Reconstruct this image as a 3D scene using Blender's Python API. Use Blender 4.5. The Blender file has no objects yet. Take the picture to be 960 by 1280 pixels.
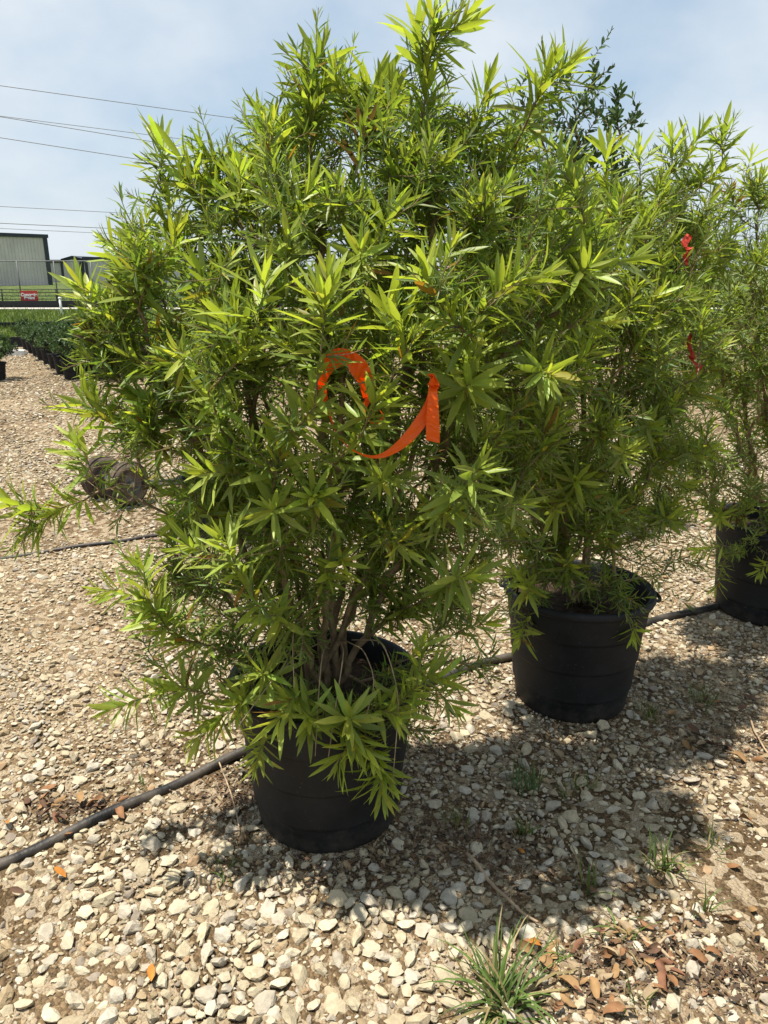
import bpy, bmesh, math, random
import numpy as np
from mathutils import Vector, Matrix

SC = bpy.context.scene
COL = SC.collection
R = math.radians
rng = np.random.default_rng(11)
random.seed(11)

# ------------------------------------------------------------------ camera
CAM_H = 1.60
PITCH = R(17.6)
FPX = 960.0                       # focal length in pixels of the 960 x 1280 frame
cam = bpy.data.cameras.new('camera')
cam.sensor_fit = 'VERTICAL'
cam.sensor_height = 34.6
cam.sensor_width = 25.95
cam.lens = 34.6 * FPX / 1280.0
cam.clip_start = 0.05
cam.clip_end = 2000
cam_o = bpy.data.objects.new('camera', cam)
cam_o.location = (0, 0, CAM_H)
cam_o.rotation_euler = (math.pi / 2 - PITCH, 0, 0)
COL.objects.link(cam_o)
SC.camera = cam_o
SC.render.resolution_x, SC.render.resolution_y = 768, 1024

# ------------------------------------------------------------------ light
SUN_DIR = Vector((-0.31, -0.02, 1.2)).normalized()      # towards the sun
sun = bpy.data.lights.new('sun', 'SUN')
sun.energy = 5.0
sun.angle = R(0.55)
sun.color = (1.0, 0.94, 0.84)
sun_o = bpy.data.objects.new('sun', sun)
sun_o.rotation_euler = (-SUN_DIR).to_track_quat('-Z', 'Y').to_euler()
sun_o.location = (-3, 3, 12)
COL.objects.link(sun_o)

world = bpy.data.worlds.new('World')
SC.world = world
world.use_nodes = True
wn, wl = world.node_tree.nodes, world.node_tree.links
wn.clear()
w_out = wn.new('ShaderNodeOutputWorld')
w_bg = wn.new('ShaderNodeBackground')
w_bg.inputs['Strength'].default_value = 0.085
sky = wn.new('ShaderNodeTexSky')
sky.sky_type = 'NISHITA'
sky.sun_disc = False
sky.sun_elevation = math.asin(SUN_DIR.z)
sky.sun_rotation = math.atan2(SUN_DIR.x, SUN_DIR.y)
sky.air_density = 1.0
sky.dust_density = 0.7
sky.ozone_density = 1.6
# a thin layer of soft cloud, laid out on a flat ceiling high above the place
tc = wn.new('ShaderNodeTexCoord')
sep = wn.new('ShaderNodeSeparateXYZ'); wl.new(tc.outputs['Generated'], sep.inputs[0])
zz = wn.new('ShaderNodeMath'); zz.operation = 'MAXIMUM'; zz.inputs[1].default_value = 0.0
wl.new(sep.outputs['Z'], zz.inputs[0])
za = wn.new('ShaderNodeMath'); za.operation = 'ADD'; za.inputs[1].default_value = 0.55
wl.new(zz.outputs[0], za.inputs[0])
dx = wn.new('ShaderNodeMath'); dx.operation = 'DIVIDE'; wl.new(sep.outputs['X'], dx.inputs[0]); wl.new(za.outputs[0], dx.inputs[1])
dy = wn.new('ShaderNodeMath'); dy.operation = 'DIVIDE'; wl.new(sep.outputs['Y'], dy.inputs[0]); wl.new(za.outputs[0], dy.inputs[1])
cmb = wn.new('ShaderNodeCombineXYZ'); wl.new(dx.outputs[0], cmb.inputs[0]); wl.new(dy.outputs[0], cmb.inputs[1])
cn = wn.new('ShaderNodeTexNoise'); cn.inputs['Scale'].default_value = 2.3
cn.inputs['Detail'].default_value = 6; cn.inputs['Roughness'].default_value = 0.5
cn.inputs['Distortion'].default_value = 0.0
wl.new(cmb.outputs[0], cn.inputs['Vector'])
cr = wn.new('ShaderNodeValToRGB')
cr.color_ramp.elements[0].position = 0.38; cr.color_ramp.elements[0].color = (0.0,) * 3 + (1,)
cr.color_ramp.elements[1].position = 0.64; cr.color_ramp.elements[1].color = (0.85,) * 3 + (1,)
wl.new(cn.outputs['Fac'], cr.inputs[0])
cmix = wn.new('ShaderNodeMixRGB')
cmix.inputs[2].default_value = (5.4, 5.8, 6.15, 1)
veil = wn.new('ShaderNodeMixRGB'); veil.inputs[0].default_value = 0.72      # an even veil of summer haze
veil.inputs[2].default_value = (3.2, 4.1, 5.0, 1)
wl.new(sky.outputs[0], veil.inputs[1])
wl.new(cr.outputs[0], cmix.inputs[0]); wl.new(veil.outputs[0], cmix.inputs[1])
wl.new(cmix.outputs[0], w_bg.inputs['Color'])
wl.new(w_bg.outputs[0], w_out.inputs['Surface'])

vs = SC.view_settings
vs.view_transform = 'Standard'
vs.look = 'None'
vs.exposure = 0.86
vs.gamma = 1.0
vs.use_curve_mapping = False
SC.cycles.max_bounces = 8
SC.cycles.transparent_max_bounces = 6
SC.cycles.use_denoising = True

# ------------------------------------------------------------------ where a picture point lies in the place
CT, ST = math.cos(PITCH), math.sin(PITCH)
def ray(px, py):
    u = (px - 480) / FPX; v = (py - 640) / FPX
    return np.array([u, CT - v * ST, -ST - v * CT])
def P(px, py, d):
    """point at horizontal distance d (metres) seen at a picture point"""
    r = ray(px, py)
    return np.array([0, 0, CAM_H]) + r * (d / r[1])
def G(px, py, z=0.0):
    r = ray(px, py)
    return np.array([0, 0, CAM_H]) + r * ((z - CAM_H) / r[2])
def project(p):
    p = np.asarray(p, float).reshape(-1, 3) - np.array([0, 0, CAM_H])
    depth = p[:, 1] * CT - p[:, 2] * ST
    up = p[:, 1] * ST + p[:, 2] * CT
    dd = np.maximum(depth, 1e-3)
    return 480 + FPX * p[:, 0] / dd, 640 - FPX * up / dd, depth

# ------------------------------------------------------------------ mesh helpers
def link(o, parent=None):
    COL.objects.link(o)
    if parent is not None:
        o.parent = parent
    return o
def mesh_obj(name, me, mat=None, parent=None):
    o = bpy.data.objects.new(name, me)
    if mat is not None and not me.materials:
        me.materials.append(mat)
    return link(o, parent)
def mesh_tris(name, V, F, col=None, smooth=False):
    V = np.ascontiguousarray(V, dtype=np.float32); F = np.ascontiguousarray(F, dtype=np.int32)
    me = bpy.data.meshes.new(name)
    me.vertices.add(len(V)); me.vertices.foreach_set('co', V.ravel())
    me.loops.add(F.size); me.loops.foreach_set('vertex_index', F.ravel())
    me.polygons.add(len(F))
    me.polygons.foreach_set('loop_start', np.arange(0, F.size, 3, dtype=np.int32))
    me.polygons.foreach_set('loop_total', np.full(len(F), 3, dtype=np.int32))
    me.polygons.foreach_set('use_smooth', np.full(len(F), smooth, dtype=bool))
    if col is not None:
        a = me.color_attributes.new('tone', 'FLOAT_COLOR', 'POINT')
        c4 = np.ones((len(V), 4), dtype=np.float32); c4[:, :3] = col
        a.data.foreach_set('color', c4.ravel())
    me.update(calc_edges=True)
    return me
class MB:
    """collects faces of one mesh"""
    def __init__(self):
        self.v = []; self.f = []
    def add(self, vs_, fs_):
        b = len(self.v)
        self.v.extend([tuple(map(float, p)) for p in vs_])
        self.f.extend([tuple(i + b for i in f) for f in fs_])
    def box(self, c, s, rz=0.0, m=None):
        x, y, z = s[0] / 2, s[1] / 2, s[2] / 2
        pts = [(-x, -y, -z), (x, -y, -z), (x, y, -z), (-x, y, -z), (-x, -y, z), (x, -y, z), (x, y, z), (-x, y, z)]
        M = m if m is not None else Matrix.Translation(c) @ Matrix.Rotation(rz, 4, 'Z')
        self.add([M @ Vector(p) for p in pts],
                 [(0, 3, 2, 1), (4, 5, 6, 7), (0, 1, 5, 4), (1, 2, 6, 5), (2, 3, 7, 6), (3, 0, 4, 7)])
    def tube(self, pts, rad, n=8, cap=True):
        pts = [Vector(p) for p in pts]
        if not hasattr(rad, '__len__'):
            rad = [rad] * len(pts)
        t0 = (pts[1] - pts[0]).normalized()
        u = t0.orthogonal().normalized()
        rings = []
        for i, p in enumerate(pts):
            t = (pts[min(i + 1, len(pts) - 1)] - pts[max(i - 1, 0)]).normalized()
            u = (u - t * u.dot(t)).normalized()
            w = t.cross(u)
            rings.append([p + (u * math.cos(2 * math.pi * k / n) + w * math.sin(2 * math.pi * k / n)) * rad[i] for k in range(n)])
        vs_ = [q for r_ in rings for q in r_]
        fs_ = []
        for i in range(len(pts) - 1):
            for k in range(n):
                a, b = i * n + k, i * n + (k + 1) % n
                fs_.append((a, b, b + n, a + n))
        if cap:
            fs_.append(tuple(range(n))[::-1]); fs_.append(tuple((len(pts) - 1) * n + k for k in range(n)))
        self.add(vs_, fs_)
    def lathe(self, prof, n=48, c=(0, 0, 0), m=None, wob=None):
        vs_ = []
        for r_, z in prof:
            for k in range(n):
                a = 2 * math.pi * k / n
                rr = r_ * (1 + (wob(a, z) if wob else 0))
                q = Vector((rr * math.cos(a), rr * math.sin(a), z))
                q = m @ q if m is not None else q + Vector(c)
                vs_.append(q)
        fs_ = []
        for i in range(len(prof) - 1):
            for k in range(n):
                a, b = i * n + k, i * n + (k + 1) % n
                fs_.append((a, b, b + n, a + n))
        self.add(vs_, fs_)
    def mesh(self, name, smooth=False):
        me = bpy.data.meshes.new(name)
        me.from_pydata(self.v, [], self.f)
        me.update()
        if smooth:
            me.polygons.foreach_set('use_smooth', [True] * len(me.polygons))
        return me
    def build(self, name, mat, parent=None, smooth=False):
        return mesh_obj(name, self.mesh(name, smooth), mat, parent)
def empty(name, loc=(0, 0, 0)):
    o = bpy.data.objects.new(name, None)
    o.empty_display_size = 0.1
    o.location = loc
    return link(o)
def tag(o, label=None, cat=None, group=None, kind=None):
    if label: o['label'] = label
    if cat: o['category'] = cat
    if group: o['group'] = group
    if kind: o['kind'] = kind
    return o

# ------------------------------------------------------------------ materials
def new_mat(name):
    m = bpy.data.materials.new(name); m.use_nodes = True
    n, l = m.node_tree.nodes, m.node_tree.links
    return m, n, l, n['Principled BSDF']
def plain(name, col, rough=0.6, spec=0.4, metal=0.0, noise=0.0, nscale=20.0, bump=0.0, bscale=60.0, col2=None):
    m, n, l, b = new_mat(name)
    b.inputs['Base Color'].default_value = (*col, 1)
    b.inputs['Roughness'].default_value = rough
    b.inputs['Specular IOR Level'].default_value = spec
    b.inputs['Metallic'].default_value = metal
    t = n.new('ShaderNodeTexCoord')
    if noise > 0:
        nz = n.new('ShaderNodeTexNoise'); nz.inputs['Scale'].default_value = nscale
        nz.inputs['Detail'].default_value = 5
        l.new(t.outputs['Object'], nz.inputs['Vector'])
        r_ = n.new('ShaderNodeValToRGB')
        r_.color_ramp.elements[0].position = 0.35; r_.color_ramp.elements[1].position = 0.7
        r_.color_ramp.elements[0].color = (*[c * (1 - noise) for c in col], 1)
        r_.color_ramp.elements[1].color = (*(col2 or [min(1, c * (1 + noise)) for c in col]), 1)
        l.new(nz.outputs['Fac'], r_.inputs[0]); l.new(r_.outputs[0], b.inputs['Base Color'])
    if bump > 0:
        nb = n.new('ShaderNodeTexNoise'); nb.inputs['Scale'].default_value = bscale; nb.inputs['Detail'].default_value = 6
        l.new(t.outputs['Object'], nb.inputs['Vector'])
        bp = n.new('ShaderNodeBump'); bp.inputs['Strength'].default_value = bump; bp.inputs['Distance'].default_value = 0.01
        l.new(nb.outputs['Fac'], bp.inputs['Height']); l.new(bp.outputs[0], b.inputs['Normal'])
    return m

def leaf_mat(name, rough=0.42, trans=0.48, spec=0.42, tint=(1.32, 1.3, 0.5)):
    m, n, l, b = new_mat(name)
    at = n.new('ShaderNodeAttribute'); at.attribute_name = 'tone'
    t = n.new('ShaderNodeTexCoord')
    nz = n.new('ShaderNodeTexNoise'); nz.inputs['Scale'].default_value = 45; nz.inputs['Detail'].default_value = 3
    l.new(t.outputs['Object'], nz.inputs['Vector'])
    mr = n.new('ShaderNodeMapRange'); mr.inputs['To Min'].default_value = 0.78; mr.inputs['To Max'].default_value = 1.22
    l.new(nz.outputs['Fac'], mr.inputs['Value'])
    mx = n.new('ShaderNodeMixRGB'); mx.blend_type = 'MULTIPLY'; mx.inputs[0].default_value = 1
    l.new(at.outputs['Color'], mx.inputs[1]); l.new(mr.outputs[0], mx.inputs[2])
    l.new(mx.outputs[0], b.inputs['Base Color'])
    b.inputs['Roughness'].default_value = rough
    b.inputs['Specular IOR Level'].default_value = spec
    tr = n.new('ShaderNodeBsdfTranslucent')
    tm = n.new('ShaderNodeMixRGB'); tm.blend_type = 'MULTIPLY'; tm.inputs[0].default_value = 1
    tm.inputs[2].default_value = (*tint, 1)
    l.new(mx.outputs[0], tm.inputs[1]); l.new(tm.outputs[0], tr.inputs['Color'])
    ms = n.new('ShaderNodeMixShader'); ms.inputs[0].default_value = trans
    l.new(b.outputs[0], ms.inputs[1]); l.new(tr.outputs[0], ms.inputs[2])
    l.new(ms.outputs[0], n['Material Output'].inputs['Surface'])
    return m

def tone_mat(name, rough=0.8, spec=0.25, var=0.18, nscale=60.0, bump=0.25, bscale=180.0, bdist=0.004):
    m, n, l, b = new_mat(name)
    at = n.new('ShaderNodeAttribute'); at.attribute_name = 'tone'
    t = n.new('ShaderNodeTexCoord')
    g = n.new('ShaderNodeNewGeometry')
    nz = n.new('ShaderNodeTexNoise'); nz.inputs['Scale'].default_value = nscale; nz.inputs['Detail'].default_value = 6
    l.new(g.outputs['Position'], nz.inputs['Vector'])
    mr = n.new('ShaderNodeMapRange'); mr.inputs['From Min'].default_value = 0.3; mr.inputs['From Max'].default_value = 0.7
    mr.inputs['To Min'].default_value = 1 - var; mr.inputs['To Max'].default_value = 1 + var
    l.new(nz.outputs['Fac'], mr.inputs['Value'])
    mx = n.new('ShaderNodeMixRGB'); mx.blend_type = 'MULTIPLY'; mx.inputs[0].default_value = 1
    l.new(at.outputs['Color'], mx.inputs[1]); l.new(mr.outputs[0], mx.inputs[2])
    l.new(mx.outputs[0], b.inputs['Base Color'])
    b.inputs['Roughness'].default_value = rough
    b.inputs['Specular IOR Level'].default_value = spec
    nb = n.new('ShaderNodeTexNoise'); nb.inputs['Scale'].default_value = bscale; nb.inputs['Detail'].default_value = 4
    l.new(g.outputs['Position'], nb.inputs['Vector'])
    bp = n.new('ShaderNodeBump'); bp.inputs['Strength'].default_value = bump; bp.inputs['Distance'].default_value = bdist
    l.new(nb.outputs['Fac'], bp.inputs['Height']); l.new(bp.outputs[0], b.inputs['Normal'])
    return m

M_LEAF = leaf_mat('shrub_leaf')
M_DARKLEAF = leaf_mat('dark_leaf', rough=0.45, trans=0.25, spec=0.32, tint=(1.2, 1.3, 0.5))
M_GRASS = leaf_mat('grass_blade', rough=0.55, trans=0.35, spec=0.3)
M_LITTER = tone_mat('dead_leaf', rough=0.75, var=0.25, nscale=40, bump=0.15)
M_STONE = tone_mat('limestone', rough=0.9, spec=0.15, var=0.14, nscale=70, bump=0.5, bscale=260, bdist=0.003)
M_BARK = plain('bark', (0.235, 0.165, 0.10), rough=0.85, spec=0.2, noise=0.35, nscale=35, bump=0.5, bscale=90)
M_TWIG = plain('dry_twig', (0.34, 0.25, 0.16), rough=0.8, spec=0.2, noise=0.3, nscale=30, bump=0.3)
M_SOIL = plain('potting_soil', (0.045, 0.03, 0.02), rough=0.95, spec=0.1, noise=0.5, nscale=40, bump=1.0, bscale=70)
M_TAPE_O = None

def pot_mat():
    m, n, l, b = new_mat('black_plastic')
    t = n.new('ShaderNodeTexCoord')
    nz = n.new('ShaderNodeTexNoise'); nz.inputs['Scale'].default_value = 9; nz.inputs['Detail'].default_value = 8
    nz.inputs['Roughness'].default_value = 0.65
    l.new(t.outputs['Object'], nz.inputs['Vector'])
    r1 = n.new('ShaderNodeValToRGB')
    r1.color_ramp.elements[0].position = 0.38; r1.color_ramp.elements[0].color = (0.0055, 0.0062, 0.0075, 1)
    r1.color_ramp.elements[1].position = 0.75; r1.color_ramp.elements[1].color = (0.017, 0.0175, 0.019, 1)
    l.new(nz.outputs['Fac'], r1.inputs[0])
    # pale splashes of dried mud
    sp = n.new('ShaderNodeTexNoise'); sp.inputs['Scale'].default_value = 120; sp.inputs['Detail'].default_value = 2
    l.new(t.outputs['Object'], sp.inputs['Vector'])
    r2 = n.new('ShaderNodeValToRGB')
    r2.color_ramp.elements[0].position = 0.70; r2.color_ramp.elements[0].color = (0, 0, 0, 1)
    r2.color_ramp.elements[1].position = 0.76; r2.color_ramp.elements[1].color = (1, 1, 1, 1)
    l.new(sp.outputs['Fac'], r2.inputs[0])
    mx = n.new('ShaderNodeMixRGB'); mx.inputs[2].default_value = (0.10, 0.09, 0.075, 1)
    l.new(r2.outputs[0], mx.inputs[0]); l.new(r1.outputs[0], mx.inputs[1])
    sz = n.new('ShaderNodeSeparateXYZ'); l.new(t.outputs['Object'], sz.inputs[0])
    mud = n.new('ShaderNodeMapRange'); mud.inputs['From Min'].default_value = 0.0; mud.inputs['From Max'].default_value = 0.13
    mud.inputs['To Min'].default_value = 0.42; mud.inputs['To Max'].default_value = 0.0
    l.new(sz.outputs['Z'], mud.inputs['Value'])
    n3 = n.new('ShaderNodeTexNoise'); n3.inputs['Scale'].default_value = 26; n3.inputs['Detail'].default_value = 7; n3.inputs['Roughness'].default_value = 0.7
    l.new(t.outputs['Object'], n3.inputs['Vector'])
    ms_ = n.new('ShaderNodeMath'); ms_.operation = 'ADD'; l.new(n3.outputs['Fac'], ms_.inputs[0]); l.new(mud.outputs[0], ms_.inputs[1])
    r4 = n.new('ShaderNodeValToRGB')
    r4.color_ramp.elements[0].position = 0.66; r4.color_ramp.elements[0].color = (0, 0, 0, 1)
    r4.color_ramp.elements[1].position = 0.95; r4.color_ramp.elements[1].color = (0.75, 0.75, 0.75, 1)
    l.new(ms_.outputs[0], r4.inputs[0])
    mx3 = n.new('ShaderNodeMixRGB'); mx3.inputs[2].default_value = (0.06, 0.052, 0.042, 1)
    l.new(r4.outputs[0], mx3.inputs[0]); l.new(mx.outputs[0], mx3.inputs[1])
    l.new(mx3.outputs[0], b.inputs['Base Color'])
    rr = n.new('ShaderNodeMapRange'); rr.inputs['To Min'].default_value = 0.5; rr.inputs['To Max'].default_value = 0.72
    l.new(nz.outputs['Fac'], rr.inputs['Value']); l.new(rr.outputs[0], b.inputs['Roughness'])
    b.inputs['Specular IOR Level'].default_value = 0.3
    return m
M_POT = pot_mat()
M_PIPE = plain('pipe_plastic', (0.013, 0.0125, 0.0125), rough=0.55, spec=0.4, noise=0.6, nscale=9, bump=0.25, col2=(0.095, 0.078, 0.06))

def ground_mat():
    m, n, l, b = new_mat('gravel_soil')
    g = n.new('ShaderNodeNewGeometry')
    # broad patches: bare tan soil against pale gravel
    n1 = n.new('ShaderNodeTexNoise'); n1.inputs['Scale'].default_value = 0.9; n1.inputs['Detail'].default_value = 5
    l.new(g.outputs['Position'], n1.inputs['Vector'])
    r1 = n.new('ShaderNodeValToRGB')
    r1.color_ramp.elements[0].position = 0.36; r1.color_ramp.elements[0].color = (0.085, 0.057, 0.031, 1)
    r1.color_ramp.elements[1].position = 0.66; r1.color_ramp.elements[1].color = (0.225, 0.165, 0.103, 1)
    e = r1.color_ramp.elements.new(0.5); e.color = (0.138, 0.096, 0.055, 1)
    l.new(n1.outputs['Fac'], r1.inputs[0])
    # fine chips
    v1 = n.new('ShaderNodeTexVoronoi'); v1.inputs['Scale'].default_value = 130
    l.new(g.outputs['Position'], v1.inputs['Vector'])
    r2 = n.new('ShaderNodeValToRGB')
    r2.color_ramp.elements[0].position = 0.0; r2.color_ramp.elements[0].color = (0.55, 0.55, 0.55, 1)
    r2.color_ramp.elements[1].position = 1.0; r2.color_ramp.elements[1].color = (1.65, 1.6, 1.5, 1)
    sc_ = n.new('ShaderNodeSeparateColor'); l.new(v1.outputs['Color'], sc_.inputs[0])
    l.new(sc_.outputs[0], r2.inputs[0])
    mx = n.new('ShaderNodeMixRGB'); mx.blend_type = 'MULTIPLY'; mx.inputs[0].default_value = 0.85
    l.new(r1.outputs[0], mx.inputs[1]); l.new(r2.outputs[0], mx.inputs[2])
    # larger chips that read beyond the built stones
    v2 = n.new('ShaderNodeTexVoronoi'); v2.inputs['Scale'].default_value = 34; v2.inputs['Randomness'].default_value = 1
    l.new(g.outputs['Position'], v2.inputs['Vector'])
    s2 = n.new('ShaderNodeSeparateColor'); l.new(v2.outputs['Color'], s2.inputs[0])
    r3 = n.new('ShaderNodeValToRGB')
    r3.color_ramp.elements[0].position = 0.55; r3.color_ramp.elements[0].color = (0, 0, 0, 1)
    r3.color_ramp.elements[1].position = 0.62; r3.color_ramp.elements[1].color = (0.6, 0.6, 0.6, 1)
    l.new(s2.outputs[1], r3.inputs[0])
    mx2 = n.new('ShaderNodeMixRGB'); mx2.inputs[2].default_value = (0.45, 0.365, 0.25, 1)
    l.new(r3.outputs[0], mx2.inputs[0]); l.new(mx.outputs[0], mx2.inputs[1])
    l.new(mx2.outputs[0], b.inputs['Base Color'])
    b.inputs['Roughness'].default_value = 0.95
    b.inputs['Specular IOR Level'].default_value = 0.1
    nb = n.new('ShaderNodeTexNoise'); nb.inputs['Scale'].default_value = 90; nb.inputs['Detail'].default_value = 6
    l.new(g.outputs['Position'], nb.inputs['Vector'])
    ad = n.new('ShaderNodeMath'); ad.operation = 'SUBTRACT'
    l.new(nb.outputs['Fac'], ad.inputs[0]); l.new(v1.outputs['Distance'], ad.inputs[1])
    bp = n.new('ShaderNodeBump'); bp.inputs['Strength'].default_value = 0.9; bp.inputs['Distance'].default_value = 0.012
    l.new(ad.outputs[0], bp.inputs['Height']); l.new(bp.outputs[0], b.inputs['Normal'])
    return m
M_GROUND = ground_mat()
M_LAWN = plain('lawn', (0.075, 0.115, 0.028), rough=0.9, spec=0.15, noise=0.45, nscale=1.4, bump=0.6, bscale=18, col2=(0.13, 0.165, 0.045))

# ================================================================== THE SETTING
POT1 = np.array([-0.172, 2.00]); POT2 = np.array([0.735, 2.68]); POT3 = np.array([1.86, 3.46])

def gh(x, y):
    """height of the ground, a few millimetres of unevenness"""
    x = np.asarray(x, float); y = np.asarray(y, float)
    f = np.clip((12 - y) / 4, 0, 1) * np.clip((12 - np.abs(x)) / 4, 0, 1)
    return f * (0.006 * np.sin(2.3 * x + 1.1 * y) + 0.005 * np.sin(4.1 * x - 2.9 * y + 1.0) + 0.003 * np.sin(9.7 * x + 7.3 * y + 2))

def build_ground():
    s = np.linspace(-1, 1, 171)
    gx = np.sinh(s * 5.2) / math.sinh(5.2) * 420
    t = np.linspace(-0.55, 1, 191)
    gy = 2.5 + np.sinh(t * 5.2) / math.sinh(5.2) * 620
    X, Y = np.meshgrid(gx, gy)
    V = np.stack([X.ravel(), Y.ravel(), gh(X, Y).ravel()], 1)
    nx, ny = len(gx), len(gy)
    i = np.arange(nx * ny).reshape(ny, nx)
    a, b, c, d = i[:-1, :-1].ravel(), i[:-1, 1:].ravel(), i[1:, 1:].ravel(), i[1:, :-1].ravel()
    F = np.concatenate([np.stack([a, b, c], 1), np.stack([a, c, d], 1)])
    o = mesh_obj('ground', mesh_tris('ground', V, F, smooth=True), M_GROUND)
    return tag(o, 'tan soil and pale limestone gravel of the nursery yard', kind='structure')
ground = build_ground()

def sheet(name, x0, x1, y0, y1, z, mat, label, sub=24):
    xs = np.linspace(x0, x1, sub + 1); ys = np.linspace(y0, y1, sub + 1)
    X, Y = np.meshgrid(xs, ys)
    w = 0.12 * np.sin(X * 1.7) + 0.08 * np.sin(X * 4.1 + 1)
    Yw = np.where(Y == ys[0], Y + w, Y)
    V = np.stack([X.ravel(), Yw.ravel(), np.full(X.size, z)], 1)
    n_ = sub + 1
    i = np.arange(n_ * n_).reshape(n_, n_)
    a, b, c, d = i[:-1, :-1].ravel(), i[:-1, 1:].ravel(), i[1:, 1:].ravel(), i[1:, :-1].ravel()
    F = np.concatenate([np.stack([a, b, c], 1), np.stack([a, c, d], 1)])
    o = mesh_obj(name, mesh_tris(name, V, F, smooth=True), mat)
    return tag(o, label, kind='structure')
sheet('lawn', -60, 60, 17.2, 31.2, 0.03, M_LAWN, 'rough green grass strip beyond the gravel yard', 60)
sheet('field', -300, 300, 32.6, 500, 0.03, M_LAWN, 'green field behind the rail fence', 40)
M_CONC = plain('pale_concrete', (0.42, 0.39, 0.34), rough=0.9, noise=0.2, nscale=3, bump=0.2)
mb = MB(); mb.box((0, 31.75, 0.03), (120, 1.1, 0.10))
tag(mb.build('concrete_strip', M_CONC), 'pale concrete strip along the foot of the fence', kind='structure')

# ---- stones ------------------------------------------------------------------
def ico(sub):
    bm = bmesh.new(); bmesh.ops.create_icosphere(bm, subdivisions=sub, radius=1.0)
    V = np.array([v.co[:] for v in bm.verts]); F = np.array([[v.index for v in f.verts] for f in bm.faces])
    bm.free(); return V / np.linalg.norm(V, axis=1)[:, None], F
ICO1, ICO1F = ico(1); ICO2, ICO2F = ico(2)
def rock(seed, base):
    g = np.random.default_rng(seed)
    k = 8
    n_ = g.normal(size=(k, 3)); n_ /= np.linalg.norm(n_, axis=1)[:, None]
    h = g.uniform(0.42, 0.85, k)
    dt = base @ n_.T
    rad = np.min(np.where(dt > 0.08, h / np.maximum(dt, 0.08), 9), axis=1)
    rad = np.minimum(rad, 1.2)
    rad = rad * (1 + g.normal(0, 0.055, len(base)))
    v = base * rad[:, None]
    return v * np.array([1.0, g.uniform(0.55, 0.95), g.uniform(0.45, 0.75)])
ROCK_HI = [rock(100 + i, ICO2) for i in range(12)]
ROCK_LO = [rock(100 + i, ICO1) for i in range(12)]

def seg_dist(x, y, pts):
    best = np.full(np.shape(x), 9.0)
    for (a, b) in zip(pts[:-1], pts[1:]):
        ax, ay = a[0], a[1]; bx_, by_ = b[0], b[1]
        L2 = (bx_ - ax) ** 2 + (by_ - ay) ** 2
        t = np.clip(((x - ax) * (bx_ - ax) + (y - ay) * (by_ - ay)) / L2, 0, 1)
        best = np.minimum(best, np.hypot(x - ax - t * (bx_ - ax), y - ay - t * (by_ - ay)))
    return best
# the main irrigation pipe runs along the row, behind the pots
PIPE1 = [G(-330, 1235), G(-150, 1150), G(0, 1080), G(110, 1030), G(200, 992), G(300, 948), G(420, 900), G(520, 862), G(590, 836), G(640, 824), G(730, 806), G(815, 778), G(870, 768), G(925, 754), G(1010, 738), G(1110, 715)]
PIPE2 = [G(-200, 718), G(-60, 704), G(0, 698), G(60, 690), G(110, 684), G(150, 680), G(200, 672), G(260, 664), G(360, 652), G(480, 640)]

# patches of bare soil (ellipses on the ground): centre px,py and half sizes in metres, strength
BARE = [(930, 1090, 0.30, 0.26, 0.93), (860, 1010, 0.20, 0.12, 0.6), (620, 1080, 0.10, 0.06, 0.85), (700, 1120, 0.16, 0.08, 0.5), (80, 1015, 0.16, 0.05, 0.8),
        (270, 990, 0.14, 0.10, 0.8), (260, 1060, 0.16, 0.08, 0.45), (40, 1150, 0.12, 0.08, 0.35), (60, 660, 0.9, 0.45, 0.8), (60, 770, 0.4, 0.2, 0.6),
        (100, 470, 5.0, 1.0, 0.6), (760, 1240, 0.22, 0.08, 0.5), (930, 900, 0.3, 0.15, 0.75), (560, 1040, 0.16, 0.06, 0.6), (30, 900, 0.3, 0.12, 0.25), (900, 1240, 0.22, 0.12, 0.6)]
BARE_W = [(G(a, b)[:2], c, d, e) for a, b, c, d, e in BARE]
def bare(x, y):
    f = np.zeros(np.shape(x))
    for c, sx, sy, k in BARE_W:
        f = np.maximum(f, k * np.clip(1.6 - 1.1 * np.hypot((x - c[0]) / sx, (y - c[1]) / sy), 0, 1))
    return f

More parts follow.
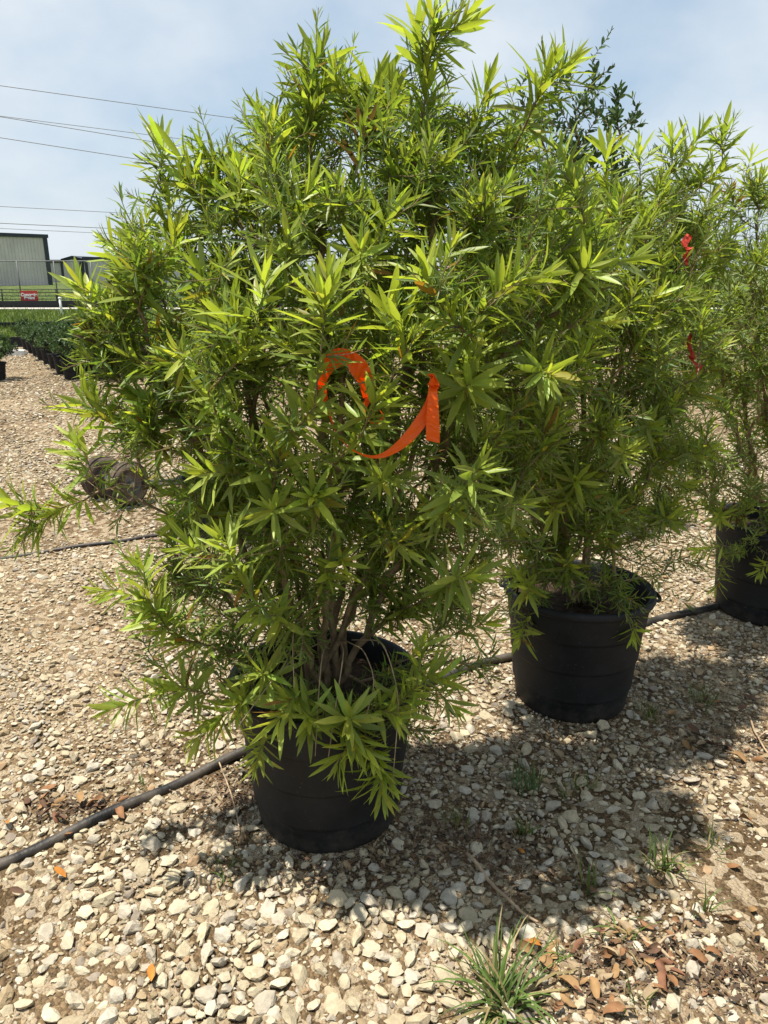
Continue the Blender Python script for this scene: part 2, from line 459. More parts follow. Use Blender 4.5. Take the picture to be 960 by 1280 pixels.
def scatter_stones():
    out = []
    # rings by distance: (y0, y1, number per m2, median radius, spread)
    for (y0, y1, dens, med, sig) in ((0.85, 1.9, 11000, 0.0074, 0.52), (1.9, 3.0, 9500, 0.0076, 0.50), (3.0, 4.6, 4800, 0.0098, 0.42), (4.6, 7.5, 1500, 0.0145, 0.38), (7.5, 16.5, 300, 0.022, 0.35)):
        xm = 0.62 * y1 + 0.55
        n_ = int(dens * (y1 - y0) * 2 * xm)
        x = rng.uniform(-xm, xm, n_); y = rng.uniform(y0, y1, n_)
        r_ = np.clip(med * np.exp(rng.normal(0, sig, n_)), 0.004, 0.029)
        # only what the view can reach, with a margin for a step aside
        px, py, dp = project(np.stack([x, y, np.zeros(n_)], 1))
        ok = (px > -160) & (px < 1120) & (py < 1420)
        if y0 >= 4.6: ok &= (px < 520) | (y < 7.5)
        if y0 >= 7.5: ok &= (px < 330)
        cl = 0.5 + 0.5 * np.sin(3.1 * x + 2.0 * np.sin(2.3 * y)) * np.sin(2.7 * y + 1.5 * np.sin(1.9 * x + 1))
        keep = rng.uniform(0, 1, n_) < (1 - bare(x, y)) * (0.72 + 0.28 * cl)
        small = r_ < 0.007
        ok &= keep | (small & (rng.uniform(0, 1, n_) < 0.35))
        for p_, rr in ((POT1, 0.215), (POT2, 0.215), (POT3, 0.215)):
            ok &= np.hypot(x - p_[0], y - p_[1]) > rr + r_ * 0.5
        ok &= seg_dist(x, y, PIPE1) > 0.013 + r_ * 0.45
        # foreground limestone is coarser
        x, y, r_ = x[ok], y[ok], r_[ok]
        coarse = np.clip((1.75 - y) / 0.5, 0, 1) * np.clip((0.55 - np.abs(x + 0.05)) / 0.3, 0, 1)
        r_ = np.minimum(r_ * (1 + 0.28 * coarse), 0.030)
        # thin out the smaller of two stones that overlap
        order = np.argsort(-r_); x, y, r_ = x[order], y[order], r_[order]
        cell = 0.05
        grid = {}; sel = np.zeros(len(x), bool)
        lim = 0.70
        ci = np.floor(x / cell).astype(int); cj = np.floor(y / cell).astype(int)
        for k in range(len(x)):
            good = True
            a, b = ci[k], cj[k]
            xk, yk, rk = x[k], y[k], r_[k]
            for da in (-1, 0, 1):
                for db in (-1, 0, 1):
                    for q in grid.get((a + da, b + db), ()):
                        dd = (x[q] - xk) ** 2 + (y[q] - yk) ** 2
                        if dd < (lim * (r_[q] + rk)) ** 2:
                            good = False; break
                    if not good: break
                if not good: break
            if good:
                sel[k] = True; grid.setdefault((a, b), []).append(k)
        out.append(np.stack([x[sel], y[sel], r_[sel]], 1))
    return np.concatenate(out)

TONES = np.array([1.0, 1.0, 1.01]) * 0.71 * np.array([(0.52, 0.44, 0.295), (0.58, 0.505, 0.36), (0.45, 0.37, 0.24), (0.49, 0.43, 0.33), (0.37, 0.28, 0.165), (0.54, 0.485, 0.38), (0.30, 0.25, 0.19), (0.41, 0.28, 0.16)])
TONE_P = np.array([0.24, 0.22, 0.15, 0.12, 0.10, 0.09, 0.05, 0.03])
def rotmats(n_, tilt):
    a = rng.uniform(0, 2 * math.pi, n_); tx = rng.normal(0, tilt, n_); ty = rng.normal(0, tilt, n_)
    ca, sa = np.cos(a), np.sin(a); z = np.zeros(n_); o = np.ones(n_)
    Rz = np.stack([ca, -sa, z, sa, ca, z, z, z, o], 1).reshape(-1, 3, 3)
    cx, sx = np.cos(tx), np.sin(tx); cy, sy = np.cos(ty), np.sin(ty)
    Rx = np.stack([o, z, z, z, cx, -sx, z, sx, cx], 1).reshape(-1, 3, 3)
    Ry = np.stack([cy, z, sy, z, o, z, -sy, z, cy], 1).reshape(-1, 3, 3)
    return Rz @ Rx @ Ry

def build_stones():
    S = scatter_stones()
    n_ = len(S)
    px, py, dp = project(np.stack([S[:, 0], S[:, 1], np.full(n_, 0.01)], 1))
    size = S[:, 2] / dp
    size[(px < 8) | (px > 952) | (py < 0) | (py > 1268)] = 0
    big = np.zeros(n_, bool); big[np.argsort(-size)[:300]] = True
    var = rng.integers(0, 12, n_)
    rot = rotmats(n_, 0.22)
    tone = TONES[rng.choice(8, n_, p=TONE_P)] * rng.uniform(0.84, 1.12, (n_, 1))
    c = np.stack([S[:, 0], S[:, 1], gh(S[:, 0], S[:, 1]) + 0.16 * S[:, 2]], 1)
    near = (dp < 2.3) & (S[:, 2] > 0.0098)
    Vs, Fs, Cs, off = [], [], [], 0
    for hi in (True, False):
        for k in range(12):
            m = (~big) & (var == k) & (near == hi)
            if not m.any(): continue
            T, TF = (ROCK_HI[k], ICO2F) if hi else (ROCK_LO[k], ICO1F)
            V = c[m][:, None, :] + S[m][:, 2][:, None, None] * np.einsum('nij,vj->nvi', rot[m], T)
            F = TF[None] + (np.arange(m.sum()) * len(T))[:, None, None] + off
            Vs.append(V.reshape(-1, 3)); Fs.append(F.reshape(-1, 3)); Cs.append(np.repeat(tone[m], len(T), axis=0))
            off += V.shape[0] * V.shape[1]
    me = mesh_tris('gravel', np.concatenate(Vs), np.concatenate(Fs), np.concatenate(Cs))
    tag(mesh_obj('gravel', me, M_STONE, ground), kind='stuff')
    meshes = {}
    for k in range(12):
        for q in range(4):
            b_ = (0, 1, 3, 5)[q]
            cc = TONES[b_] * (0.92 + 0.05 * (k % 4))
            meshes[k, q] = mesh_tris('stone', ROCK_HI[k], ICO2F, np.tile(cc, (len(ICO2), 1)))
            meshes[k, q].materials.append(M_STONE)
    for i in np.nonzero(big)[0]:
        o = bpy.data.objects.new('stone', meshes[int(var[i]), int(rng.choice(4, p=[.38, .3, .18, .14]))])
        M4 = np.eye(4); M4[:3, :3] = rot[i] * S[i, 2]; M4[:3, 3] = c[i]
        o.matrix_world = Matrix(M4.tolist())
        link(o, ground)
    return S
STONES = build_stones()

# ---- irrigation pipes -----------------------------------------------------------
def smooth_path(pts, n_):
    pts = np.array(pts, float)
    d = np.r_[0, np.cumsum(np.linalg.norm(np.diff(pts, axis=0), axis=1))]
    t = np.linspace(0, d[-1], n_)
    q = np.stack([np.interp(t, d, pts[:, k]) for k in range(3)], 1)
    for _ in range(3):
        q[1:-1] = 0.25 * q[:-2] + 0.5 * q[1:-1] + 0.25 * q[2:]
    return q
def pipe(name, pts, r_, n_, label):
    q = smooth_path(pts, n_)
    q[:, 2] = gh(q[:, 0], q[:, 1]) + r_ * 0.62 + 0.004 * np.sin(np.arange(n_) * 0.31) + 0.002 * np.sin(np.arange(n_) * 0.83 + 1)
    q[:, 1] += 0.006 * np.sin(np.arange(n_) * 0.27 + 2) + 0.003 * np.sin(np.arange(n_) * 0.9)
    mb_ = MB(); mb_.tube(q, r_, 12)
    return tag(mb_.build(name, M_PIPE, None, True), label, 'pipe')
pipe('irrigation_pipe', PIPE1, 0.0165, 90, 'thick black plastic irrigation pipe lying behind the row of big pots')
pipe('irrigation_line', PIPE2, 0.011, 60, 'thin black hose on the gravel beside the two small wheels')

# ================================================================== PLANTS
def leaf_template(width, droop, fold, twist, shape, seed):
    """unit leaf along +Y, upper face +Z"""
    if shape == 'lance': ts, ws = (0.0, 0.22, 0.55, 0.84), (0.16, 0.80, 1.0, 0.55)
    elif shape == 'fine':
        h = width / 2; z1, z2 = -droop * 0.09, -droop * 0.5
        return (np.array([(0, 0, 0), (-h, 0.3, z1 + fold * h), (0, 0.3, z1), (h, 0.3, z1 + fold * h), (-h * 0.85, 0.7, z2 + fold * h), (0, 0.7, z2), (h * 0.85, 0.7, z2 + fold * h), (0, 1.0, -droop)]),
                np.array([(0, 2, 1), (0, 3, 2), (1, 2, 5), (1, 5, 4), (2, 3, 6), (2, 6, 5), (4, 5, 7), (5, 6, 7)]))
    elif shape == 'oval': ts, ws = (0.0, 0.2, 0.55, 0.84), (0.12, 0.82, 1.0, 0.62)
    ns = len(ts)
    V = []
    for t, w in zip(ts, ws):
        a = twist * t
        hw = width * w / 2
        z0 = -droop * t * t
        for s in (-1, 0, 1):
            lx, lz = s * hw, (abs(s) * fold * hw)
            V.append((lx * math.cos(a) - lz * math.sin(a), t, z0 + lx * math.sin(a) + lz * math.cos(a)))
    V.append((0, 1.0, -droop))
    F = []
    for i in range(ns - 1):
        for s in (0, 1):
            a, b, c, d = i * 3 + s, i * 3 + s + 1, (i + 1) * 3 + s + 1, (i + 1) * 3 + s
            F += [(a, b, c), (a, c, d)]
    e = (ns - 1) * 3
    F += [(e, e + 1, e + 3), (e + 1, e + 2, e + 3)]
    return np.array(V), np.array(F)
LANCE = [leaf_template(w, d, f, tw, 'lance', i) for i, (w, d, f, tw) in enumerate(
    ((0.155, 0.10, 0.35, 0.2), (0.172, 0.03, 0.30, -0.3), (0.138, 0.22, 0.45, 0.4), (0.165, 0.07, 0.25, -0.15), (0.130, 0.0, 0.40, 0.1), (0.150, -0.06, 0.35, 0.6)))]
NARROW = [leaf_template(w, d, f, tw, 'fine', i) for i, (w, d, f, tw) in enumerate(
    ((0.115, 0.08, 0.4, 0.3), (0.13, 0.0, 0.3, -0.3), (0.105, 0.25, 0.45, 0.5), (0.12, 0.12, 0.3, -0.5)))]
OVAL = [leaf_template(w, d, f, tw, 'oval', i) for i, (w, d, f, tw) in enumerate(
    ((0.40, 0.10, 0.3, 0.2), (0.44, 0.03, 0.4, -0.3), (0.36, 0.15, 0.35, 0.3), (0.42, -0.05, 0.3, -0.2)))]

def norm(v):
    v = np.asarray(v, float)
    return v / np.maximum(np.linalg.norm(v, axis=-1, keepdims=True), 1e-9)

class Plant:
    """stems grown towards shoot tips, leaves in spirals on the shoots"""
    def __init__(self, base, seed, axis=None, spread=0.05, n_stems=9):
        self.g = np.random.default_rng(seed)
        self.base = np.array(base, float)
        self.pos = []; self.par = []; self.plen = []; self.sid = []
        self.paths = []; self.cls = []
        self.n_stems = n_stems
        for k in range(n_stems):
            a = 2 * math.pi * k / n_stems + self.g.uniform(-0.3, 0.3)
            r_ = spread * math.sqrt(self.g.uniform(0.05, 1))
            self.pos.append(self.base + np.array([r_ * math.cos(a), r_ * math.sin(a), -0.03]))
            self.par.append(-1); self.plen.append(0.0); self.sid.append(k)
    def add_path(self, j, tip, end_dir, bend=0.5, wig=0.012, cls=1):
        p0 = self.pos[j]; d = np.linalg.norm(tip - p0)
        pj = self.par[j]
        t0 = norm(p0 - self.pos[pj]) if pj >= 0 else norm(np.array([0, 0, 1.0]) * 0.6 + norm(tip - p0) * 0.6)
        t0 = norm(t0 * bend + norm(tip - p0))
        n_ = max(3, int(d / 0.045))
        ts = np.linspace(0, 1, n_ + 1)[1:]
        m0, m1 = t0 * d * 0.75, norm(end_dir) * d * 0.75
        h00 = 2 * ts ** 3 - 3 * ts ** 2 + 1; h10 = ts ** 3 - 2 * ts ** 2 + ts; h01 = -2 * ts ** 3 + 3 * ts ** 2; h11 = ts ** 3 - ts ** 2
        pts = h00[:, None] * p0 + h10[:, None] * m0 + h01[:, None] * tip + h11[:, None] * m1
        pts[:-1] += self.g.normal(0, wig * min(1, d / 0.5) * 0.5, (n_ - 1, 3))
        idx = [j]
        prev = j
        for q in pts:
            self.pos.append(q); self.par.append(prev); self.plen.append(self.plen[prev] + np.linalg.norm(q - self.pos[prev])); self.sid.append(self.sid[j])
            prev = len(self.pos) - 1
            idx.append(prev)
        self.paths.append(idx); self.cls.append(cls)
        return prev
    def attach(self, tip, low=False):
        if not hasattr(self, 'buf'): self.buf = np.zeros((90000, 3)); self.bl = np.zeros(90000); self.nb = 0
        n_ = len(self.pos)
        if n_ > self.nb:
            self.buf[self.nb:n_] = self.pos[self.nb:]; self.bl[self.nb:n_] = self.plen[self.nb:]; self.nb = n_
        Pn = self.buf[:n_]
        dv = tip - Pn
        d = np.linalg.norm(dv, axis=1)
        cost = d + 0.30 * self.bl[:n_]
        cost += np.where(dv[:, 2] < 0.25 * d, 0.0 if low else 0.22, 0)
        cost += np.where(d < 0.10, 2.0, 0)
        cost[:self.n_stems] += 0.15
        return int(np.argmin(cost))
    def grow(self, mains, tips, out_c, up=0.75):
        for k, tp in enumerate(mains):
            tp = np.array(tp, float)
            self.add_path(k % self.n_stems, tp, norm(tp - self.base) * 0.5 + np.array([0, 0, 0.7]), bend=0.8, wig=0.012)
        tips = sorted(tips, key=lambda t: np.linalg.norm(np.array(t[0]) - self.base))
        for tp, ed, cl in tips:
            tp = np.array(tp, float)
            low = ed is not None and ed[2] < 0.15
            j = self.attach(tp, low or tp[2] < out_c[2] - 0.35)
            if ed is None:
                o = tp - np.array(out_c); o[2] *= 0.6
                ed = norm(norm(o) * 0.75 + np.array([0, 0, up]) + self.g.normal(0, 0.22, 3))
            self.add_path(j, tp, np.array(ed, float), cls=cl)
    def twigs(self, n_, centre, length=(0.06, 0.14), zmin=0.0):
        """short leafy side twigs on the younger wood"""
        g = self.g
        ok = [(k, idx) for k, idx in enumerate(self.paths) if len(idx) > 3]
        for _ in range(n_):
            k, idx = ok[g.integers(0, len(ok))]
            hi_ = len(idx) - 1 if self.cls[k] == 0 else max(2, int(len(idx) * 0.55))
            j = idx[g.integers(1, hi_)]
            p = self.pos[j]
            if p[2] < zmin: continue
            o = p - np.array(centre); o[2] *= 0.4
            d = norm(norm(o) * 0.5 + np.array([0, 0, 0.35]) + g.normal(0, 0.6, 3))
            ln = g.uniform(*length)
            self.add_path(j, p + d * ln, d + np.array([0, 0, 0.3]), bend=0.2, cls=0)
    def radii(self, r_tip, r_max, power=0.43):
        n_ = len(self.pos)
        cnt = np.zeros(n_)
        child = np.zeros(n_, bool)
        for i in range(n_):
            if self.par[i] >= 0: child[self.par[i]] = True
        cnt[~child] = 1
        for i in range(n_ - 1, -1, -1):
            if self.par[i] >= 0: cnt[self.par[i]] += cnt[i]
        return np.minimum(r_tip * np.maximum(cnt, 1) ** power, r_max)
    def stems(self, parent, mat, r_tip=0.0010, r_max=0.0105):
        rad = self.radii(r_tip, r_max)
        self.rad = rad
        mbs = {}
        for idx in self.paths:
            m = mbs.setdefault(self.sid[idx[0]], MB())
            pts = [self.pos[i] for i in idx]
            rr = [rad[i] for i in idx]
            rr[0] = min(rad[idx[0]], rad[idx[1]] * 1.25)
            m.tube(pts, rr, 7 if max(rr) > 0.005 else 4, cap=False)
        for k in sorted(mbs):
            mbs[k].build('stem', mat, parent, True)
    def leaves(self, shoot=0.26, spacing=0.0062, L=(0.055, 0.085), tone=None, inner=0.35, wide=True, open0=16, open1=76, up=0.10, skip=None):
        g = self.g
        out = [[] for _ in range(6)]
        P_ = np.array(self.pos)
        for idx, cl in zip(self.paths, self.cls):
            ix = idx[::-1]
            pts = P_[ix]
            seg = np.linalg.norm(np.diff(pts, axis=0), axis=1)
            cum = np.r_[0, np.cumsum(seg)]
            tot = cum[-1]
            Ls = g.uniform(*L) * (0.60, 1.0, 1.28)[cl]; vig = g.uniform(*((0.0, 0.32), (0.25, 1.0), (0.65, 1.0))[cl]); sh = shoot * g.uniform(0.6, 1.25)
            odd = 0.5 if cl == 2 else g.uniform(); phi0 = g.uniform(0, 6.28); hang = g.uniform(0.0, 0.25)
            # leaf places along the shoot, close together near the tip
            k1 = int(min(sh, tot) / spacing * (0.66 if cl == 0 else 1.0)) + 2
            st = spacing * (1.5 if cl == 0 else 1.0) * g.uniform(0.6, 1.4, k1)
            xs = np.cumsum(st); xs = xs[xs < min(sh, tot)]
            if tot > sh:
                k2 = int((tot - sh) / spacing * inner) + 1
                x2 = sh + np.cumsum(spacing / inner * g.uniform(0.6, 1.4, k2))
                thick = self.rad[ix] > 0.0042
                lim = cum[np.argmax(thick)] if thick.any() else tot
                xs = np.r_[xs, x2[x2 < min(tot, lim)]]
            n_ = len(xs)
            if n_ == 0: continue
            inn = xs > sh
            i = np.clip(np.searchsorted(cum, xs) - 1, 0, len(seg) - 1)
            t = ((xs - cum[i]) / np.maximum(seg[i], 1e-6))[:, None]
            p = pts[i] * (1 - t) + pts[i + 1] * t
            T = norm(pts[i] - pts[i + 1])
            u = norm(np.cross(T, np.array([0.13, 0.2, 0.97]))); w = np.cross(T, u)
            phi = phi0 + np.cumsum(2.39996 + g.normal(0, 0.18, n_))
            s_ = np.minimum(1, xs / 0.10)
            al = np.radians(open0 + (open1 - open0) * s_ ** 0.8 + g.normal(0, 11, n_))
            rd = np.cos(phi)[:, None] * u + np.sin(phi)[:, None] * w
            a = np.cos(al)[:, None] * T + np.sin(al)[:, None] * rd
            a[:, 2] += up - hang * s_
            a = norm(a + g.normal(0, 0.06, (n_, 3)))
            nn = T - a * np.sum(T * a, 1)[:, None] + g.normal(0, 0.2, (n_, 3))
            nn = norm(nn - a * np.sum(nn * a, 1)[:, None])
            ll = Ls * (0.36 + 0.64 * np.minimum(1, xs / 0.035)) * g.uniform(0.75, 1.14, n_)
            ll = np.where(inn, ll * g.uniform(0.55, 0.85, n_), np.where(s_ >= 1, ll * g.uniform(0.72, 1.0, n_), ll))
            keep = np.ones(n_, bool)
            if skip is not None: keep = ~skip(p + a * (ll * 0.6)[:, None])
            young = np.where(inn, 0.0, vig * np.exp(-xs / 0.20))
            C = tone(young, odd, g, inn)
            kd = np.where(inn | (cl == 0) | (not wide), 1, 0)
            for o_, v_ in zip(out, (p + rd * 0.001, a, nn, ll, C, kd)): o_.append(v_[keep])
        return [np.concatenate(o_) for o_ in out]

def place_leaves(parent, data, tmpl_a, tmpl_b, mat, single=0, palette=None, exclude=None):
    base, A, N, Ln, C, kind = data
    g = np.random.default_rng(5)
    S = np.cross(A, N)
    Rm = np.stack([S, A, N], axis=2)
    n_ = len(base)
    na = len(tmpl_a)
    allT = tmpl_a + tmpl_b
    ti = np.where(kind == 0, g.integers(0, na, n_), na + g.integers(0, len(tmpl_b), n_))
    big = np.zeros(n_, bool)
    if single:
        mid = base + A * Ln[:, None] * 0.5
        px, py, dp = project(mid)
        pa = project(base); pb = project(base + A * Ln[:, None])
        score = np.hypot(pa[0] - pb[0], pa[1] - pb[1]) + 60.0 / dp
        score[(px < 5) | (px > 955) | (py < 5) | (py > 1275)] = -1
        score[kind == 1] -= 30
        # nearest leaf in each small picture cell is the one that shows
        cell = (np.floor(px / 5).astype(int) * 1000 + np.floor(py / 5).astype(int))
        order = np.argsort(dp); seen = {}
        front = np.zeros(n_, bool)
        for i in order:
            if cell[i] not in seen: seen[cell[i]] = 1; front[i] = True
        score[~front] -= 200
        big[np.argsort(-score)[:single]] = True
        big &= score > 0
    Vs, Fs, Cs, off = [], [], [], 0
    for k, (TV, TF) in enumerate(allT):
        m = (ti == k) & ~big
        if not m.any(): continue
        V = base[m][:, None, :] + Ln[m][:, None, None] * np.einsum('nij,vj->nvi', Rm[m], TV)
        F = TF[None] + (np.arange(m.sum()) * len(TV))[:, None, None] + off
        Vs.append(V.reshape(-1, 3)); Fs.append(F.reshape(-1, 3)); Cs.append(np.repeat(C[m], len(TV), axis=0)); off += V.shape[0] * V.shape[1]
    me = mesh_tris('foliage', np.concatenate(Vs), np.concatenate(Fs), np.concatenate(Cs), smooth=True)
    tag(mesh_obj('foliage', me, mat, parent), kind='stuff')
    if single and big.any():
        pal = np.array(palette)
        cache = {}
        for i in np.nonzero(big)[0]:
            q = int(np.argmin(((pal - C[i]) ** 2).sum(1)))
            key = (int(ti[i]), q)
            if key not in cache:
                TV, TF = allT[key[0]]
                cache[key] = mesh_tris('leaf', TV, TF, np.tile(pal[q], (len(TV), 1)), smooth=True)
                cache[key].materials.append(mat)
            o = bpy.data.objects.new('leaf', cache[key])
            M4 = np.eye(4); M4[:3, :3] = Rm[i] * Ln[i]; M4[:3, 3] = base[i]
            o.matrix_world = Matrix(M4.tolist())
            link(o, parent)
    return n_

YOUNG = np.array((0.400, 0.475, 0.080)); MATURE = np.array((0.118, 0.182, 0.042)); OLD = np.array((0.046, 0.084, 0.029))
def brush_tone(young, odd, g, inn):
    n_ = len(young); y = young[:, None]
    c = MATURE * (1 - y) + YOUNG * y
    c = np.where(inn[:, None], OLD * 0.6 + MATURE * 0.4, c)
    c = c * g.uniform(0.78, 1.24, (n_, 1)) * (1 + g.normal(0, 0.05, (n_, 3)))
    if odd < 0.012: c = np.where(y > 0.45, np.array((0.24, 0.12, 0.035)) * g.uniform(0.7, 1.2, (n_, 1)), c)
    elif odd > 0.992: c = np.array((0.10, 0.062, 0.035)) * g.uniform(0.6, 1.2, (n_, 1))
    f = g.uniform(size=(n_, 1))
    c = np.where(f < 0.006, np.array((0.28, 0.15, 0.03)), c)
    c = np.where((f > 0.985), np.array((0.33, 0.31, 0.05)) * g.uniform(0.7, 1.1, (n_, 1)), c)
    return c
PALETTE = [MATURE * (1 - k) + YOUNG * k for k in (0.0, 0.15, 0.3, 0.45, 0.6, 0.75, 0.9)] + [np.array((0.20, 0.10, 0.03)), np.array((0.10, 0.062, 0.035))]
def dark_tone(young, odd, g, inn):
    y = young[:, None]
    c = np.array((0.030, 0.060, 0.026)) * (1 - y) + np.array((0.075, 0.13, 0.035)) * y
    return c * g.uniform(0.75, 1.25, (len(young), 1))

# ---- nursery pot --------------------------------------------------------------
def pot_parts(parent, rt, rb, h, soil, seed, handles=(0.0, math.pi), lo=False):
    g = random.Random(seed)
    ph = [g.uniform(0, 6.28) for _ in range(3)]
    wob = lambda a, z: 0.012 * (z / h) * math.cos(2 * a + ph[0]) + 0.004 * math.cos(5 * a + ph[1])
    def r_at(z): return rb + (rt - rb) * (z / h)
    n_ = 28 if lo else 72
    prof = [(rb - 0.03, 0.0), (rb - 0.006, 0.001), (rb, 0.008)]
    for zb in (0.20, 0.46, 0.72):
        z = zb * h
        prof += [(r_at(z - 0.010), z - 0.010), (r_at(z) + 0.0005, z - 0.003), (r_at(z) + 0.005, z), (r_at(z) + 0.0055, z + 0.006)]
    prof += [(r_at(h - 0.045) + 0.004, h - 0.045), (r_at(h - 0.03) + 0.003, h - 0.031)]
    inner = [(r_at(h - 0.03) - 0.004, h - 0.03), (r_at(soil) - 0.006, soil - 0.03)]
    m = MB(); m.lathe(prof, n_, wob=wob)
    p = m.build('pot', M_POT, parent, True)
    m = MB()
    m.lathe([(r_at(h - 0.03) + 0.003, h - 0.031), (rt + 0.014, h - 0.028), (rt + 0.017, h - 0.020), (rt + 0.016, h - 0.006), (rt + 0.011, h), (rt + 0.003, h + 0.001),
             (rt - 0.004, h - 0.004), (rt - 0.006, h - 0.03), (r_at(soil) - 0.006, soil - 0.04)], n_, wob=wob)
    m.build('rim', M_POT, p, True)
    if not lo:
        for a in handles:
            m = MB()
            pts = []
            for k in range(9):
                t = -0.17 + 0.34 * k / 8
                b_ = 0.020 * math.cos(t / 0.17 * math.pi / 2) ** 0.6 if abs(t) < 0.169 else 0.0
                rr = rt + 0.012 + b_
                pts.append((rr * math.cos(a + t), rr * math.sin(a + t), h - 0.014 - 0.01 * (b_ / 0.020)))
            m.tube(pts, 0.0065, 8)
            m.build('handle', M_POT, p, True)
    # potting soil, uneven
    m = MB()
    vs_, fs_ = [(0, 0, soil + 0.012)], []
    nr, ns = 6, 30
    for i in range(1, nr + 1):
        for k in range(ns):
            a = 2 * math.pi * k / ns; rr = (r_at(soil) - 0.004) * i / nr
            vs_.append((rr * math.cos(a), rr * math.sin(a), soil + 0.012 * (1 - i / nr) + g.uniform(-0.006, 0.006)))
    for k in range(ns): fs_.append((0, 1 + k, 1 + (k + 1) % ns))
    for i in range(nr - 1):
        for k in range(ns):
            a, b = 1 + i * ns + k, 1 + i * ns + (k + 1) % ns
            fs_.append((a, a + ns, b + ns, b))
    m.add(vs_, fs_)
    m.build('soil', M_SOIL, parent, True)
    return p

def lobe_tips(lobes, n_, g, inner=0.25):
    """shoot tips through a union of balls, thickest near the outside"""
    L = [(P(px, py, d), r_) for px, py, d, r_ in lobes]
    w = np.array([r_ ** 2 for _, r_ in L]); w /= w.sum()
    out = []; cls = []
    tries = 0
    while len(out) < n_ and tries < n_ * 60:
        tries += 1
        k = g.choice(len(L), p=w); c, r_ = L[k]
        v = norm(g.normal(size=3))
        rr = r_ * (g.uniform(0.82, 1.0) if g.uniform() > inner else g.uniform(0.35, 0.82))
        q = c + v * rr
        deep = max((1 - np.linalg.norm(q - c2) / r2) for c2, r2 in L)
        if deep > 0.5 and g.uniform() > 0.3: continue
        if out and np.min(np.sum((np.array(out) - q) ** 2, axis=1)) < 0.042 ** 2: continue
        out.append(q); cls.append(0 if (deep > 0.24 and g.uniform() < 0.85) or g.uniform() < 0.2 else 1)
    return list(zip(out, cls))

def shift(data, origin):
    """leaf data from place coordinates to the plant's own"""
    data[0] = data[0] - np.asarray(origin)
    return data

def potted_brush(xy, seed, lobes, n_tips, spikes, mains, label, group=None, pot=(0.262, 0.212, 0.47), leafL=(0.062, 0.090), single=300, n_stems=9,
                 shoot=0.26, spacing=0.0044, inner=0.33, skip=None, fine=(), n_twigs=900, handles=(0.2, math.pi + 0.2), tone=brush_tone, upb=0.75):
    z0 = float(gh(xy[0], xy[1])) - 0.004
    root = empty('potted_shrub', (xy[0], xy[1], z0))
    pot_parts(root, pot[0], pot[1], pot[2], pot[2] * 0.83, seed, handles)
    g = np.random.default_rng(seed + 50)
    base = np.array([xy[0], xy[1], z0 + pot[2] * 0.83])
    pl = Plant(base, seed, n_stems=n_stems)
    tips = [(t, None, c_) for t, c_ in lobe_tips(lobes, n_tips, g, 0.4)]
    for (px, py, d, ed) in spikes:
        tips.append((P(px, py, d), ed, 2))
    for px, py, d, r_, k_ in fine:            # low fine-leaved twigs
        for _ in range(k_):
            q_ = P(px, py, d) + norm(g.normal(size=3)) * r_ * g.uniform(0.2, 1.0) ** 0.5
            if q_[2] > 0.12: tips.append((q_, norm(np.array([q_[0] - xy[0], q_[1] - xy[1], g.uniform(-0.25, 0.3)])), 0))
    cen = np.mean([P(px, py, d) for px, py, d, r_ in lobes], axis=0)
    pl.grow([P(*m) for m in mains], tips, cen, up=upb)
    pl.twigs(n_twigs, cen, zmin=base[2] + 0.26)
    # into the plant's own coordinates
    org = np.array([xy[0], xy[1], z0])
    pl.stems(root, M_BARK)
    for ch in root.children:
        if ch.name.split('.')[0] == 'stem': ch.location = -Vector(org)
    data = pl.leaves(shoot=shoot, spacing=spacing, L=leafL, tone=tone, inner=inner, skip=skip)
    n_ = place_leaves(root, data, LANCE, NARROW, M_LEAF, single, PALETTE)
    for ch in root.children:
        if ch.name.split('.')[0] == 'foliage': ch.location = -Vector(org)
        if ch.name.split('.')[0] == 'leaf': ch.location = ch.location - Vector(org)
    tag(root, label, 'shrub', group)
    print('shrub leaves', n_, 'paths', len(pl.paths))
    return root, pl

UP = (0, 0, 1); DL = (-0.9, -0.1, -0.35); LF = (-1, -0.1, 0.15); RT = (1, -0.1, 0.2)
def tape_clear(p):
    """the tape pushed the leaves aside where it hangs"""
    px, py, dp = project(p)
    z1 = (px > 397) & (px < 468) & (py > 430) & (py < 540); z2 = (px > 425) & (px < 556) & (py > 470) & (py < 582)
    z3 = (px > 98) & (px < 182) & (py > 562) & (py < 628)       # a gap low on the side, over the wheels
    return ((dp < 1.47) & (rng.uniform(size=len(px)) < 0.66) & (z1 | z2)) | (z3 & (rng.uniform(size=len(px)) < 0.8))

